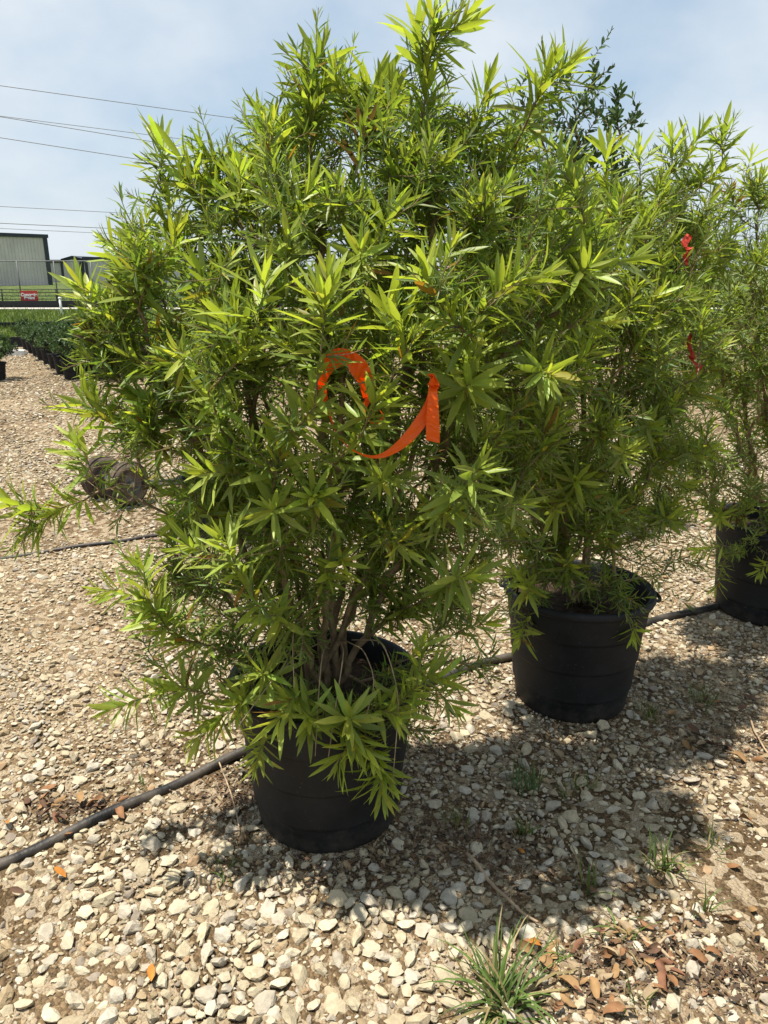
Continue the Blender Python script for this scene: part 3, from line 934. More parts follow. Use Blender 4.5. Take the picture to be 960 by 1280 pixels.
# ---- the near shrub
B1_LOBES = [(400, 330, 2.0, 0.33), (255, 390, 2.05, 0.29), (540, 330, 2.02, 0.32), (385, 530, 1.97, 0.33), (235, 545, 2.05, 0.25), (520, 545, 1.98, 0.28),
            (440, 205, 2.08, 0.22), (310, 280, 2.1, 0.20), (560, 215, 2.1, 0.20), (265, 680, 1.98, 0.17), (530, 700, 2.0, 0.16), (175, 420, 2.0, 0.15),
            (625, 290, 2.0, 0.25), (660, 400, 1.98, 0.22), (600, 520, 2.0, 0.22), (500, 200, 2.1, 0.2), (380, 180, 2.1, 0.17)]
B1_SPIKES = [(545, 8, 1.95, (0.12, 0, 1)), (520, 30, 2.0, (-0.3, 0, 1)), (585, 20, 1.97, (0.6, 0, 0.8)), (405, 55, 2.05, (0.05, 0, 1)), (385, 110, 2.0, (-0.25, 0, 1)), (470, 95, 2.1, (-0.1, 0, 1)),
             (535, 85, 2.0, (0, 0, 1)), (610, 105, 2.05, (0.5, 0, 0.9)), (690, 75, 1.9, (0.6, -0.1, 0.75)), (720, 70, 1.9, (0.8, -0.1, 0.4)), (680, 110, 1.88, (0.3, -0.2, 0.7)),
             (200, 168, 2.0, (-0.55, 0, 0.85)), (218, 192, 1.98, (-0.5, 0, 0.85)), (228, 220, 1.96, (-0.5, -0.1, 0.8)), (262, 212, 2.0, (-0.2, 0, 1)), (312, 212, 2.02, (0, 0, 1)), (350, 150, 2.05, (-0.1, 0, 1)), (440, 110, 2.08, (0.1, 0, 1)), (372, 160, 2.0, (-0.2, -0.1, 1)), (640, 190, 2.0, (0.3, -0.1, 0.9)), (600, 150, 2.05, (0.2, 0, 1)), (240, 185, 2.0, (-0.35, 0, 0.9)), (200, 232, 2.02, (-0.5, 0, 0.8)), (290, 190, 2.05, (0.1, 0, 1)), (335, 185, 2.1, (0.1, 0, 1)),
             (160, 300, 1.95, (-0.4, 0, 0.9)), (185, 330, 1.85, (-0.3, -0.4, 0.6)), (95, 350, 1.95, (-0.75, 0, 0.6)), (130, 400, 1.95, (-0.7, 0, 0.5)), (115, 450, 1.92, (-0.8, -0.1, 0.3)), (130, 300, 2.0, (-0.6, 0, 0.7)),
             (100, 500, 1.95, (-0.8, 0, 0.3)), (90, 555, 1.9, (-0.8, -0.1, -0.2)), (8, 625, 1.85, (-1, -0.1, 0.25)), (35, 665, 1.85, (-0.8, -0.1, -0.3)), (60, 640, 1.88, (-0.9, -0.1, 0.0)),
             (120, 740, 1.75, DL), (175, 745, 1.68, (-0.5, -0.6, 0.1)), (185, 765, 1.7, (-0.6, -0.5, -0.1)), (130, 890, 1.68, (-0.9, -0.2, -0.2)), (240, 930, 1.68, (-0.5, -0.3, -0.6)), (265, 905, 1.7, (-0.4, -0.4, -0.1)),
             (275, 670, 1.58, (-0.2, -0.9, 0.25)), (340, 640, 1.6, (0, -0.8, 0.5)), (318, 965, 1.68, (-0.2, -0.4, -0.9)), (345, 905, 1.66, (-0.1, -0.6, -0.4)), (420, 960, 1.66, (0.1, -0.5, -0.7)), (445, 945, 1.66, (0.1, -0.6, -0.4)),
             (480, 1000, 1.66, (0.3, -0.4, -0.8)), (490, 985, 1.7, (0.3, -0.4, -0.6)), (575, 890, 1.75, (0.8, -0.4, -0.4)), (535, 800, 1.7, (0.6, -0.6, 0)), (600, 585, 1.55, (0.4, -0.9, 0.1)),
             (405, 365, 1.50, (0.05, -0.85, 0.5)), (410, 335, 1.55, (-0.1, -0.5, 0.9)), (520, 415, 1.58, (0.1, -0.7, 0.7)), (530, 325, 1.62, (0.1, -0.6, 0.7)), (590, 480, 1.62, (0.8, -0.6, 0.1)), (640, 350, 1.62, (0.4, -0.8, 0.4)), (690, 340, 1.65, (0.7, -0.6, 0.3)),
             (690, 470, 1.7, (0.9, -0.5, 0.1)), (330, 340, 1.6, (-0.2, -0.6, 0.7)), (275, 390, 1.68, (-0.3, -0.7, 0.5)), (390, 230, 1.75, (0, -0.4, 0.9)), (260, 490, 1.65, (-0.2, -0.8, 0.5)), (250, 590, 1.65, (-0.3, -0.8, 0.2)),
             (395, 505, 1.55, (-0.2, -0.8, 0.4)), (475, 495, 1.56, (0.3, -0.8, 0.4)), (475, 600, 1.6, (0.1, -0.8, 0.4)), (510, 690, 1.65, (0.3, -0.8, 0.2)), (450, 310, 1.65, (0, -0.6, 0.8)),
             (600, 240, 1.8, (0.3, -0.4, 0.9)), (570, 300, 1.7, (0.2, -0.6, 0.7)), (740, 330, 1.8, (0.8, -0.4, 0.5)), (800, 320, 1.85, (0.9, -0.3, 0.4)), (770, 400, 1.85, (0.9, -0.4, 0.2)), (660, 630, 1.75, (0.7, -0.7, -0.1)),
             (300, 880, 1.75, (-0.5, -0.5, -0.3)), (325, 840, 1.7, (-0.3, -0.7, 0.1)), (360, 880, 1.66, (0, -0.7, -0.4)), (385, 900, 1.66, (0, -0.6, -0.7)), (500, 900, 1.68, (0.3, -0.6, -0.5)), (520, 860, 1.7, (0.5, -0.6, -0.2)), (560, 850, 1.72, (0.8, -0.4, -0.2)), (470, 960, 1.66, (0.2, -0.5, -0.7)), (440, 900, 1.64, (0, -0.7, -0.5)),
             (330, 770, 1.65, (-0.3, -0.8, 0)), (300, 720, 1.62, (-0.3, -0.8, 0.2)), (230, 680, 1.7, (-0.5, -0.6, 0.2)), (220, 800, 1.75, (-0.7, -0.4, -0.1)), (170, 700, 1.75, (-0.8, -0.3, 0.1)), (590, 720, 1.75, (0.7, -0.5, 0)), (560, 640, 1.65, (0.4, -0.8, 0.2)), (620, 780, 1.85, (0.9, -0.3, -0.2)), (210, 860, 1.75, (-0.8, -0.3, -0.2)),
             (440, 560, 1.62, (0, -0.9, 0.2)), (390, 620, 1.62, (-0.1, -0.9, 0.2)), (430, 700, 1.66, (0, -0.9, 0.1)), (350, 560, 1.62, (-0.2, -0.8, 0.3)), (310, 430, 1.62, (-0.2, -0.8, 0.4)), (220, 440, 1.7, (-0.4, -0.6, 0.4)), (480, 380, 1.62, (0, -0.7, 0.6)), (360, 290, 1.68, (-0.1, -0.5, 0.8)), (490, 250, 1.78, (0.1, -0.4, 0.9)), (560, 390, 1.62, (0.3, -0.7, 0.5)), (600, 430, 1.68, (0.5, -0.7, 0.3))]
B1_MAINS = [(400, 230, 2.05), (270, 330, 2.1), (545, 260, 2.05), (220, 500, 2.0), (430, 420, 1.8), (540, 480, 1.9), (330, 480, 2.25), (480, 330, 2.3), (320, 600, 1.75), (620, 380, 1.95)]
B1_FINE = [(250, 760, 1.95, 0.20, 25), (330, 740, 1.9, 0.2, 25), (560, 700, 2.0, 0.22, 30), (590, 800, 2.0, 0.15, 19), (520, 850, 1.9, 0.13, 16), (430, 660, 1.85, 0.2, 22), (230, 850, 1.9, 0.14, 12), (400, 700, 2.2, 0.2, 14), (330, 890, 1.8, 0.10, 14), (470, 900, 1.75, 0.10, 19), (400, 890, 1.75, 0.10, 12), (310, 830, 1.75, 0.12, 16), (540, 880, 1.8, 0.12, 16), (600, 640, 1.95, 0.2, 22)]
shrub1, pl1 = potted_brush(POT1, 3, B1_LOBES, 760, B1_SPIKES, B1_MAINS,
    'bushy green shrub in a black pot, bright orange tape tied on its branches', 'potted narrow-leaved shrubs along the irrigation pipe', skip=tape_clear, n_stems=10, n_twigs=2700, fine=B1_FINE)

# bare pale twigs that hang out over the rim of its pot
for k, pts in enumerate((((408, 800, 1.98), (375, 815, 1.80), (340, 850, 1.72), (300, 905, 1.66)), ((410, 800, 1.98), (402, 820, 1.78), (398, 870, 1.70), (394, 945, 1.68)),
                         ((425, 800, 1.98), (430, 815, 1.78), (420, 880, 1.69), (410, 950, 1.67)), ((430, 800, 1.98), (455, 812, 1.80), (470, 850, 1.72), (455, 905, 1.68)),
                         ((440, 800, 1.98), (480, 800, 1.80), (500, 870, 1.70), (490, 985, 1.68)), ((400, 790, 2.0), (370, 770, 1.8), (365, 800, 1.72), (368, 860, 1.68)))):
    q_ = smooth_path([P(*p_) for p_ in pts], 22) - np.array(shrub1.location)
    m = MB(); m.tube(q_, list(np.linspace(0.0022, 0.0011, 22)), 5); m.build('bare_twig', M_TWIG, shrub1, True)

# ---- the second shrub
def red_clear(p):
    px, py, dp = project(p)
    return (dp < 2.52) & (rng.uniform(size=len(px)) < 0.85) & (px > 848) & (px < 884) & (((py > 288) & (py < 338)) | ((py > 412) & (py < 472)))
B2_LOBES = [(740, 370, 2.55, 0.34), (790, 315, 2.7, 0.26), (715, 470, 2.5, 0.34), (810, 430, 2.7, 0.27), (865, 270, 2.85, 0.20), (730, 580, 2.55, 0.27), (670, 325, 2.55, 0.26), (640, 620, 2.6, 0.20), (810, 590, 2.75, 0.18), (740, 325, 2.6, 0.25), (650, 530, 2.45, 0.25), (820, 520, 2.6, 0.22)]
B2_SPIKES = [(840, 165, 2.75, (0, 0, 1)), (880, 160, 2.8, (0.3, 0, 1)), (905, 155, 2.8, (0.4, 0, 1)), (865, 190, 2.7, (0, -0.2, 1)), (800, 180, 2.6, (0.1, 0, 1)), (760, 175, 2.55, (0, 0, 1)), (700, 180, 2.5, (-0.1, 0, 1)), (660, 170, 2.5, (-0.2, 0, 1)),
             (790, 560, 2.2, (0.8, -0.5, 0.2)), (720, 600, 2.2, (0.2, -0.8, 0.3)), (690, 640, 2.25, (-0.1, -0.8, 0.2)), (790, 800, 2.42, (0.15, -0.3, -1)), (660, 745, 2.45, (-0.5, -0.4, -0.5)), (650, 800, 2.45, (0, -0.5, 0.1)), (840, 650, 2.5, (0.8, -0.3, 0)), (710, 700, 2.45, (0, -0.4, 0.4)),
             (830, 360, 2.3, (0.6, -0.6, 0.4)), (760, 300, 2.25, (0.2, -0.7, 0.7)), (700, 250, 2.2, (0, -0.6, 0.8)), (640, 720, 2.5, (-0.8, -0.3, -0.2)), (900, 560, 2.6, (0.9, -0.2, 0)), (745, 420, 2.2, (0.3, -0.8, 0.3)), (700, 520, 2.2, (-0.2, -0.8, 0.4))]
B2_MAINS = [(730, 300, 2.6), (800, 300, 2.75), (850, 260, 2.85), (660, 350, 2.6), (700, 480, 2.4), (800, 480, 2.8), (760, 400, 2.9), (650, 540, 2.6)]
B2_FINE = [(660, 690, 2.6, 0.2, 24), (730, 680, 2.6, 0.2, 24), (800, 680, 2.75, 0.2, 24), (850, 720, 2.75, 0.15, 15), (690, 730, 2.5, 0.12, 20), (830, 620, 2.7, 0.2, 18), (760, 740, 2.45, 0.12, 18), (650, 760, 2.5, 0.1, 12), (800, 760, 2.45, 0.08, 8)]
shrub2, pl2 = potted_brush(POT2, 21, B2_LOBES, 600, B2_SPIKES, B2_MAINS, 'green shrub without orange tape, its black pot middle one of three along the pipe', 'potted narrow-leaved shrubs along the irrigation pipe', n_stems=8, n_twigs=1900, handles=(-0.25, math.pi - 0.25), spacing=0.0049, fine=B2_FINE, skip=red_clear)

# ---- the third shrub
B3_LOBES = [(925, 390, 3.25, 0.36), (965, 300, 3.35, 0.30), (900, 500, 3.2, 0.33), (1020, 420, 3.4, 0.42), (920, 590, 3.3, 0.24), (990, 570, 3.35, 0.3), (905, 310, 3.3, 0.28), (885, 410, 3.2, 0.26), (1030, 280, 3.5, 0.3)]
B3_SPIKES = [(940, 190, 3.3, (-0.1, 0, 1)), (955, 215, 3.2, (0.1, 0, 1)), (930, 225, 3.3, (-0.4, 0, 0.9)), (985, 200, 3.4, (0.2, 0, 1)), (880, 280, 3.2, (-0.2, -0.2, 1)), (860, 560, 3.1, (-0.9, -0.3, 0)), (850, 640, 3.15, (-0.8, -0.3, -0.2)), (900, 650, 3.1, (-0.4, -0.6, -0.2)), (870, 690, 3.2, (-0.8, -0.3, -0.3)), (945, 720, 3.12, (0, -0.4, -0.9)), (890, 740, 3.3, (-0.8, 0.1, -0.4))]
B3_MAINS = [(940, 320, 3.3), (990, 330, 3.4), (900, 430, 3.2), (1030, 400, 3.5), (930, 500, 3.5), (1000, 500, 3.3)]
B3_FINE = [(900, 660, 3.3, 0.22, 32), (950, 650, 3.2, 0.2, 28), (870, 600, 3.2, 0.2, 24)]
shrub3, pl3 = potted_brush(POT3, 33, B3_LOBES, 600, B3_SPIKES, B3_MAINS, 'darker green shrub hung with two red tape ends, in a black pot', 'potted narrow-leaved shrubs along the irrigation pipe', n_stems=7, n_twigs=1500, leafL=(0.055, 0.08), spacing=0.0049, single=200, handles=(0.9, math.pi + 0.9), fine=B3_FINE, skip=red_clear)

# ---- taller dark plants in the row behind
def potted_dark(xy, seed, lobes, n_tips, spikes, mains, label, n_stems=3, leafL=(0.04, 0.058), single=0):
    z0 = float(gh(xy[0], xy[1])) - 0.004
    root = empty('potted_tree', (xy[0], xy[1], z0))
    pot_parts(root, 0.21, 0.175, 0.38, 0.32, seed)
    g = np.random.default_rng(seed + 9)
    base = np.array([xy[0], xy[1], z0 + 0.32])
    pl = Plant(base, seed, n_stems=n_stems, spread=0.03)
    tips = [(t, None, 1) for t, _ in lobe_tips(lobes, n_tips, g, 0.35)] + [(P(a, b, c), e, 1) for a, b, c, e in spikes]
    cen = np.mean([P(px, py, d) for px, py, d, r_ in lobes], axis=0)
    pl.grow([P(*m) for m in mains], tips, cen, up=1.0)
    org = Vector((xy[0], xy[1], z0))
    pl.stems(root, M_BARK, 0.0018, 0.018)
    data = pl.leaves(shoot=0.30, spacing=0.011, L=leafL, tone=dark_tone, inner=0.5, wide=True, open0=25, open1=60, up=0.2)
    place_leaves(root, data, OVAL, OVAL, M_DARKLEAF, single, [np.array((0.030, 0.060, 0.026)), np.array((0.05, 0.09, 0.03)), np.array((0.075, 0.13, 0.035))])
    for ch in root.children:
        b_ = ch.name.split('.')[0]
        if b_ in ('stem', 'foliage', 'leaf'): ch.location = ch.location - org
    tag(root, label, 'tree', 'dark leaved potted trees behind the shrubs')
    return root
q = P(700, 640, 4.8)
potted_dark((q[0], 4.8), 71, [(720, 140, 4.75, 0.27), (690, 170, 4.8, 0.28), (755, 165, 4.8, 0.26), (720, 260, 4.8, 0.4), (720, 380, 4.8, 0.4)], 300,
            [(765, 35, 4.7, (0, 0, 1)), (768, 80, 4.7, (0.05, 0, 1)), (660, 85, 4.75, (-0.15, 0, 1)), (650, 110, 4.75, (-0.3, 0, 1)), (790, 115, 4.7, (0.5, 0, 1)), (740, 75, 4.75, (0, 0, 1)), (700, 70, 4.8, (0, 0, 1)), (645, 150, 4.75, (-0.5, 0, 0.8)), (797, 140, 4.7, (0.5, 0, 0.8))],
            [(720, 200, 4.8), (690, 260, 4.85), (750, 250, 4.75)], 'tall dark green tree with small oval leaves, its slender tip rising above the shrubs', single=60)
q = P(272, 640, 4.6)
potted_dark((q[0], 4.6), 83, [(235, 380, 4.6, 0.34), (210, 330, 4.6, 0.22), (270, 440, 4.6, 0.36), (210, 470, 4.6, 0.30), (320, 360, 4.6, 0.34), (180, 500, 4.55, 0.14)], 150,
            [(185, 270, 4.6, (-0.2, 0, 1)), (172, 285, 4.6, (-0.4, 0, 0.9)), (200, 280, 4.6, (0, 0, 1))],
            [(230, 360, 4.6), (270, 420, 4.6), (205, 470, 4.6)], 'dark green small-leaved tree on a thin trunk behind the shrub with orange tape')

# ---- low shrubs in pots far across the yard (one built, the rest copied)
def far_shrub():
    root = empty('potted_bush')
    pot_parts(root, 0.155, 0.125, 0.29, 0.25, 90, lo=True)
    g = np.random.default_rng(91)
    pl = Plant((0, 0, 0.25), 91, n_stems=6, spread=0.05)
    tips = []
    while len(tips) < 170:
        v = norm(g.normal(size=3)); v[2] = abs(v[2]) * 1.0 - 0.25 * g.uniform()
        rr = 0.35 * g.uniform(0.6, 1.0)
        tips.append((np.array([0, 0, 0.49]) + v * rr * np.array([1.15, 1.15, 1.0]), None, 1))
    pl.grow([(0.12 * math.cos(a), 0.12 * math.sin(a), 0.6) for a in (0, 1, 2, 3, 4, 5)], tips, np.array([0, 0, 0.45]), up=0.6)
    pl.stems(root, M_BARK, 0.0018, 0.008)
    data = pl.leaves(shoot=0.2, spacing=0.008, L=(0.04, 0.06), tone=dark_tone, inner=0.7, open0=25, open1=65)
    place_leaves(root, data, OVAL, OVAL, M_DARKLEAF)
    return root
def copy_tree(o, parent=None):
    c = o.copy(); COL.objects.link(c); c.parent = parent
    for ch in o.children: copy_tree(ch, c)
    return c
bush0 = far_shrub()
spots = []
c0 = np.array([-4.72, 11.75]); dv = np.array([-2.65, 4.45]) / 7
for k in range(8):
    spots.append((*(c0 + dv * k), 1.0 - 0.035 * k + 0.04 * math.sin(k * 2.1)))
for k in range(6):
    spots.append((*(c0 + np.array([0.40, 0.12]) + dv * k), 1.02 - 0.035 * k + 0.04 * math.cos(k * 1.7)))
for k in range(5):
    spots.append((*(c0 + np.array([0.82, 0.2]) + dv * k), 1.0 - 0.03 * k))
gq = 'dark low bushes in pots at the edge of the yard'
for k, (x, y, s) in enumerate(spots):
    o = bush0 if k == 0 else copy_tree(bush0)
    o.location = (x, y, 0.0); o.rotation_euler.z = k * 2.4 + 0.3; o.scale = (s, s, s * (1 + 0.06 * math.sin(k * 3)))
    row = 'lane-side row' if k < 8 else ('middle row' if k < 14 else 'innermost row')
    lab = 'low dark bush in a small black pot, %s of the block near the lawn' % row
    if k in (0, 8, 14): lab = 'low dark bush in a small black pot at the gravel end of the %s' % row
    if k in (7, 13, 18): lab = 'low dark bush in a small black pot at the lawn end of the %s' % row
    tag(o, lab, 'bush', gq)
o = copy_tree(bush0)
g0 = G(-6, 476); o.location = (g0[0] - 0.02, g0[1] + 0.1, 0); o.rotation_euler.z = 1.0; o.scale = (0.95, 0.95, 0.9)
tag(o, 'single low bush in a black pot standing apart across the gravel lane', 'bush')

# ================================================================== FLAGGING TAPE
def tape_mat(name, col, tr):
    m, n, l, b = new_mat(name)
    b.inputs['Base Color'].default_value = (*col, 1); b.inputs['Roughness'].default_value = 0.38
    b.inputs['Specular IOR Level'].default_value = 0.45
    t = n.new('ShaderNodeBsdfTranslucent'); t.inputs['Color'].default_value = (*col, 1)
    ms = n.new('ShaderNodeMixShader'); ms.inputs[0].default_value = tr
    l.new(b.outputs[0], ms.inputs[1]); l.new(t.outputs[0], ms.inputs[2])
    l.new(ms.outputs[0], n['Material Output'].inputs['Surface'])
    return m
M_ORANGE = tape_mat('orange_tape', (0.98, 0.19, 0.01), 0.5)
M_RED = tape_mat('red_tape', (0.60, 0.065, 0.035), 0.4)
def strip(mb_, ctr, half, n_=None, thick=0.0006, crumple=0.0, g=random):
    """a ribbon: centre points and half-width vectors at each"""
    ctr = [Vector(c) for c in ctr]; half = [Vector(h) for h in half]
    k = len(ctr); m_ = 28
    ts = [i / (m_ - 1) * (k - 1) for i in range(m_)]
    vs_ = []
    for t in ts:
        i = min(int(t), k - 2); f = t - i
        def cat(a):
            p0, p1, p2, p3 = a[max(i - 1, 0)], a[i], a[i + 1], a[min(i + 2, k - 1)]
            return 0.5 * ((2 * p1) + (p2 - p0) * f + (2 * p0 - 5 * p1 + 4 * p2 - p3) * f * f + (3 * p1 - p0 - 3 * p2 + p3) * f ** 3)
        c, h = cat(ctr), cat(half)
        nrm = Vector((0, -1, 0.1)).normalized()
        for s in (-1, -0.33, 0.33, 1):
            j = nrm * g.uniform(-crumple, crumple)
            vs_.append(c + h * s + j)
    fs_ = []
    for a in range(m_ - 1):
        for s in range(3):
            fs_.append((a * 4 + s, a * 4 + s + 1, a * 4 + s + 5, a * 4 + s + 4))
    mb_.add(vs_, fs_)
def V3(px, py, d): return Vector(P(px, py, d))
def ribbon_obj(name, mb_, mat, parent):
    o = mb_.build(name, mat, parent, False)
    so = o.modifiers.new('thickness', 'SOLIDIFY'); so.thickness = 0.0007
    return o
gr = random.Random(4)
T0 = V3(440, 480, 1.60)
tape = empty('flagging_tape', T0)
def W(lst, d0):  # pixel widths to half vectors: (px, py, depth, half dx px, half dy px)
    c = [V3(a, b, d) for a, b, d, _, _ in lst]
    h = [V3(a + hx, b + hy, d) - V3(a, b, d) for a, b, d, hx, hy in lst]
    return [q - T0 for q in c], h
m = MB(); c, h = W([(405, 498, 1.66, 5, 2), (402, 476, 1.62, 6, 3), (411, 455, 1.58, 6, 8), (428, 446, 1.56, 3, 11), (446, 457, 1.56, -7, 10), (457, 476, 1.58, -9, 4), (460, 497, 1.62, -6, 1)], 0)
strip(m, c, h, crumple=0.0042, g=gr); ribbon_obj('loop', m, M_ORANGE, tape)
m = MB(); c, h = W([(461, 497, 1.62, 4, 1), (455, 516, 1.61, 1.6, 1.4), (466, 530, 1.60, 1.2, 1.8), (478, 521, 1.60, 1.4, 1.2), (474, 511, 1.62, 1.2, 1.2)], 0)
strip(m, c, h, crumple=0.001, g=gr); ribbon_obj('curl', m, M_ORANGE, tape)
m = MB(); c, h = W([(405, 498, 1.66, 3, 1), (413, 522, 1.62, 1.4, 0.6), (423, 545, 1.60, 1.0, 1.0), (440, 562, 1.58, 0.8, 1.3), (462, 571, 1.57, 0.7, 1.6), (482, 568, 1.57, 2.0, 2.8), (504, 553, 1.57, 4, 5), (524, 530, 1.58, 6, 5), (537, 505, 1.59, 5.5, 2.4), (541, 484, 1.60, 4.5, 1), (542, 473, 1.605, 4, 0)], 0)
strip(m, c, h, crumple=0.0016, g=gr); ribbon_obj('swag', m, M_ORANGE, tape)
m = MB(); c, h = W([(542, 474, 1.60, 5, 0), (541, 492, 1.575, 6, 0), (541, 515, 1.57, 7.5, 0), (541, 535, 1.57, 8.5, 0.5), (541, 552, 1.57, 8.5, 2)], 0)
strip(m, c, h, crumple=0.0018, g=gr); ribbon_obj('tail', m, M_ORANGE, tape)
m = MB(); c, h = W([(538, 472, 1.59, 4, 4), (546, 474, 1.58, 3, 6), (541, 483, 1.58, 6, 3), (539, 476, 1.595, 5, -5)], 0)
strip(m, c, h, crumple=0.004, g=gr); ribbon_obj('knot', m, M_ORANGE, tape)
tag(tape, 'bright orange flagging tape looped and knotted on the branches of the shrub', 'tape')
def red_tape(lst, label):
    d = lst[0][2]
    t0 = V3(lst[0][0], lst[0][1], d)
    m_ = MB()
    c_ = [V3(a, b, d_) - t0 for a, b, d_, _, _ in lst]
    h_ = [(V3(a + hx, b + hy, d_) - V3(a, b, d_)) * 0.66 for a, b, d_, hx, hy in lst]
    strip(m_, c_, h_, crumple=0.003, g=gr)
    o_ = ribbon_obj('red_tape', m_, M_RED, None); o_.location = t0
    return tag(o_, label, 'tape', 'red tape ends on the darker shrub')
red_tape([(862, 294, 2.60, 5, 3), (855, 306, 2.58, 6, 4), (863, 312, 2.57, 7, -3), (857, 322, 2.57, 5, 3), (859, 332, 2.57, 3, 1)], 'crumpled red tape end high among the leaves of the darker shrub')
red_tape([(864, 416, 2.60, 3, 0), (861, 430, 2.59, 4, 1), (866, 444, 2.58, 5, 2), (864, 449, 2.58, 5, 4), (874, 458, 2.58, 6, -2), (871, 466, 2.59, 3, 1)], 'twisted red tape end hanging lower on the darker shrub')

# ================================================================== WHEELS
M_TYRE = plain('dusty_rubber', (0.07, 0.056, 0.045), rough=0.85, spec=0.2, noise=0.5, nscale=9, bump=0.3, col2=(0.20, 0.155, 0.115))
M_RIM = plain('worn_steel', (0.14, 0.125, 0.12), rough=0.5, metal=0.6, noise=0.4, nscale=12)
M_STEEL = plain('bare_steel', (0.30, 0.29, 0.28), rough=0.4, metal=0.8, noise=0.3, nscale=15)
ax_c = P(128, 597, 5.37); ax_c[2] = 0.162
axis = Vector((0.30, -0.22, 0.0)).normalized()
wroot = empty('wheel_axle', (ax_c[0], ax_c[1], 0))
for k, off in enumerate((0.0, 0.30)):
    c = Vector((0, 0, 0.162)) + axis * off
    Mx = Matrix.Translation(c) @ axis.to_track_quat('Z', 'Y').to_matrix().to_4x4()
    m = MB(); n_ = 24
    prof = []
    for a in range(n_ + 1):
        t = 2 * math.pi * a / n_
        sq = 0.047 * (1 - 0.10 * abs(math.sin(2 * t)))
        prof.append((0.115 + sq * math.cos(t), sq * 1.05 * math.sin(t)))
    m.lathe(prof, 44, m=Mx)
    w_ = m.build('wheel', M_TYRE, wroot, True)
    m = MB()
    for gx in (-0.022, 0.0, 0.022):        # tread ribs
        rr = 0.115 + math.sqrt(max(0.047 ** 2 - gx ** 2, 0)) - 0.001
        m.lathe([(rr - 0.002, gx - 0.006), (rr + 0.0025, gx - 0.005), (rr + 0.0025, gx + 0.005), (rr - 0.002, gx + 0.006)], 44, m=Mx)
    m.build('tread', M_TYRE, w_, True)
    m = MB(); m.lathe([(0.0, 0.020), (0.03, 0.022), (0.045, 0.012), (0.068, 0.016), (0.082, 0.034), (0.086, 0.036), (0.086, -0.036), (0.07, -0.02), (0.0, -0.02)], 32, m=Mx)
    m.build('rim', M_RIM, w_, True)
    m = MB(); m.lathe([(0.0, 0.062), (0.017, 0.060), (0.022, 0.052), (0.023, -0.045), (0.0, -0.046)], 18, m=Mx)
    m.build('hub', M_STEEL, w_, True)
m = MB(); m.tube([Vector((0, 0, 0.162)) - axis * 0.06, Vector((0, 0, 0.162)) + axis * 0.37], 0.009, 10)
m.build('axle', M_STEEL, wroot, True)
m = MB()
a0 = Vector((0, 0, 0.162)) + axis * 0.075; a1 = Vector((0, 0, 0.162)) + axis * 0.225
bk = Vector((0.22, 0.30, 0)).normalized()
for s_ in (a0, a1):
    m.tube([s_, s_ + bk * 0.16 + Vector((0, 0, -0.07)), s_ + bk * 0.62 + Vector((0, 0, -0.145))], 0.012, 8)
m.tube([a0 + bk * 0.60 + Vector((0, 0, -0.143)), a1 + bk * 0.60 + Vector((0, 0, -0.143))], 0.012, 8)
m.build('frame', M_RIM, wroot, True)
tag(wroot, 'pair of small dusty rubber wheels on a steel axle lying on the gravel', 'wheels')

# ================================================================== FENCES AND BUILDINGS
M_BLACK = plain('black_sheet', (0.012, 0.013, 0.015), rough=0.7, noise=0.3, nscale=2, bump=0.2, bscale=8)
M_GALV = plain('galvanised_steel', (0.13, 0.135, 0.135), rough=0.6, metal=0.3, noise=0.15, nscale=8)
M_DARKRAIL = plain('dark_rail', (0.035, 0.04, 0.03), rough=0.6, noise=0.3, nscale=5)
M_WHITE = plain('white_paint', (0.75, 0.74, 0.70), rough=0.6, noise=0.1, nscale=10)
# black barrier strips
def barrier(y, x0, x1, h, label, bow=0.03):
    m_ = MB(); n_ = 40
    for i in range(n_):
        xa, xb = x0 + (x1 - x0) * i / n_, x0 + (x1 - x0) * (i + 1) / n_
        za, zb = h + 0.012 * math.sin(i * 1.7), h + 0.012 * math.sin((i + 1) * 1.7)
        ya, yb = y + bow * math.sin(i * 0.9), y + bow * math.sin((i + 1) * 0.9)
        m_.add([(xa, ya - .02, 0), (xb, yb - .02, 0), (xb, yb - .02, zb), (xa, ya - .02, za), (xa, ya + .02, 0), (xb, yb + .02, 0), (xb, yb + .02, zb), (xa, ya + .02, za)],
               [(0, 1, 2, 3), (5, 4, 7, 6), (3, 2, 6, 7)])
    return tag(m_.build('barrier', M_BLACK), label, 'barrier')
barrier(21.6, -30, 25, 0.20, 'low black barrier sheet across the near grass strip')
barrier(32.45, -40, 30, 0.34, 'low black barrier sheet below the rail fence and red sign')
# rail fence
fx0, fx1, fy = -24.0, 12.0, 32.9
ztop = P(30, 361.5, fy)[2]
fence = empty('rail_fence', (0, fy, 0))
post_x = P(70, 365, fy)[0]; gap = P(70, 365, fy)[0] - P(2, 365, fy)[0]
for k in range(-4, 9):
    m = MB(); m.tube([(post_x + k * gap, 0, 0), (post_x + k * gap, 0, ztop + 0.02)], 0.03, 8); m.build('post', M_DARKRAIL, fence, True)
for k, f in enumerate((1.0, 0.83, 0.66, 0.50)):
    m = MB(); m.tube([(post_x - 4 * gap, -0.036, ztop * f), (post_x + 8 * gap, -0.036, ztop * f)], 0.017, 6); m.build('rail', M_DARKRAIL, fence, True)
tag(fence, 'low dark metal rail fence behind the lawn with a red sign on it', 'fence')
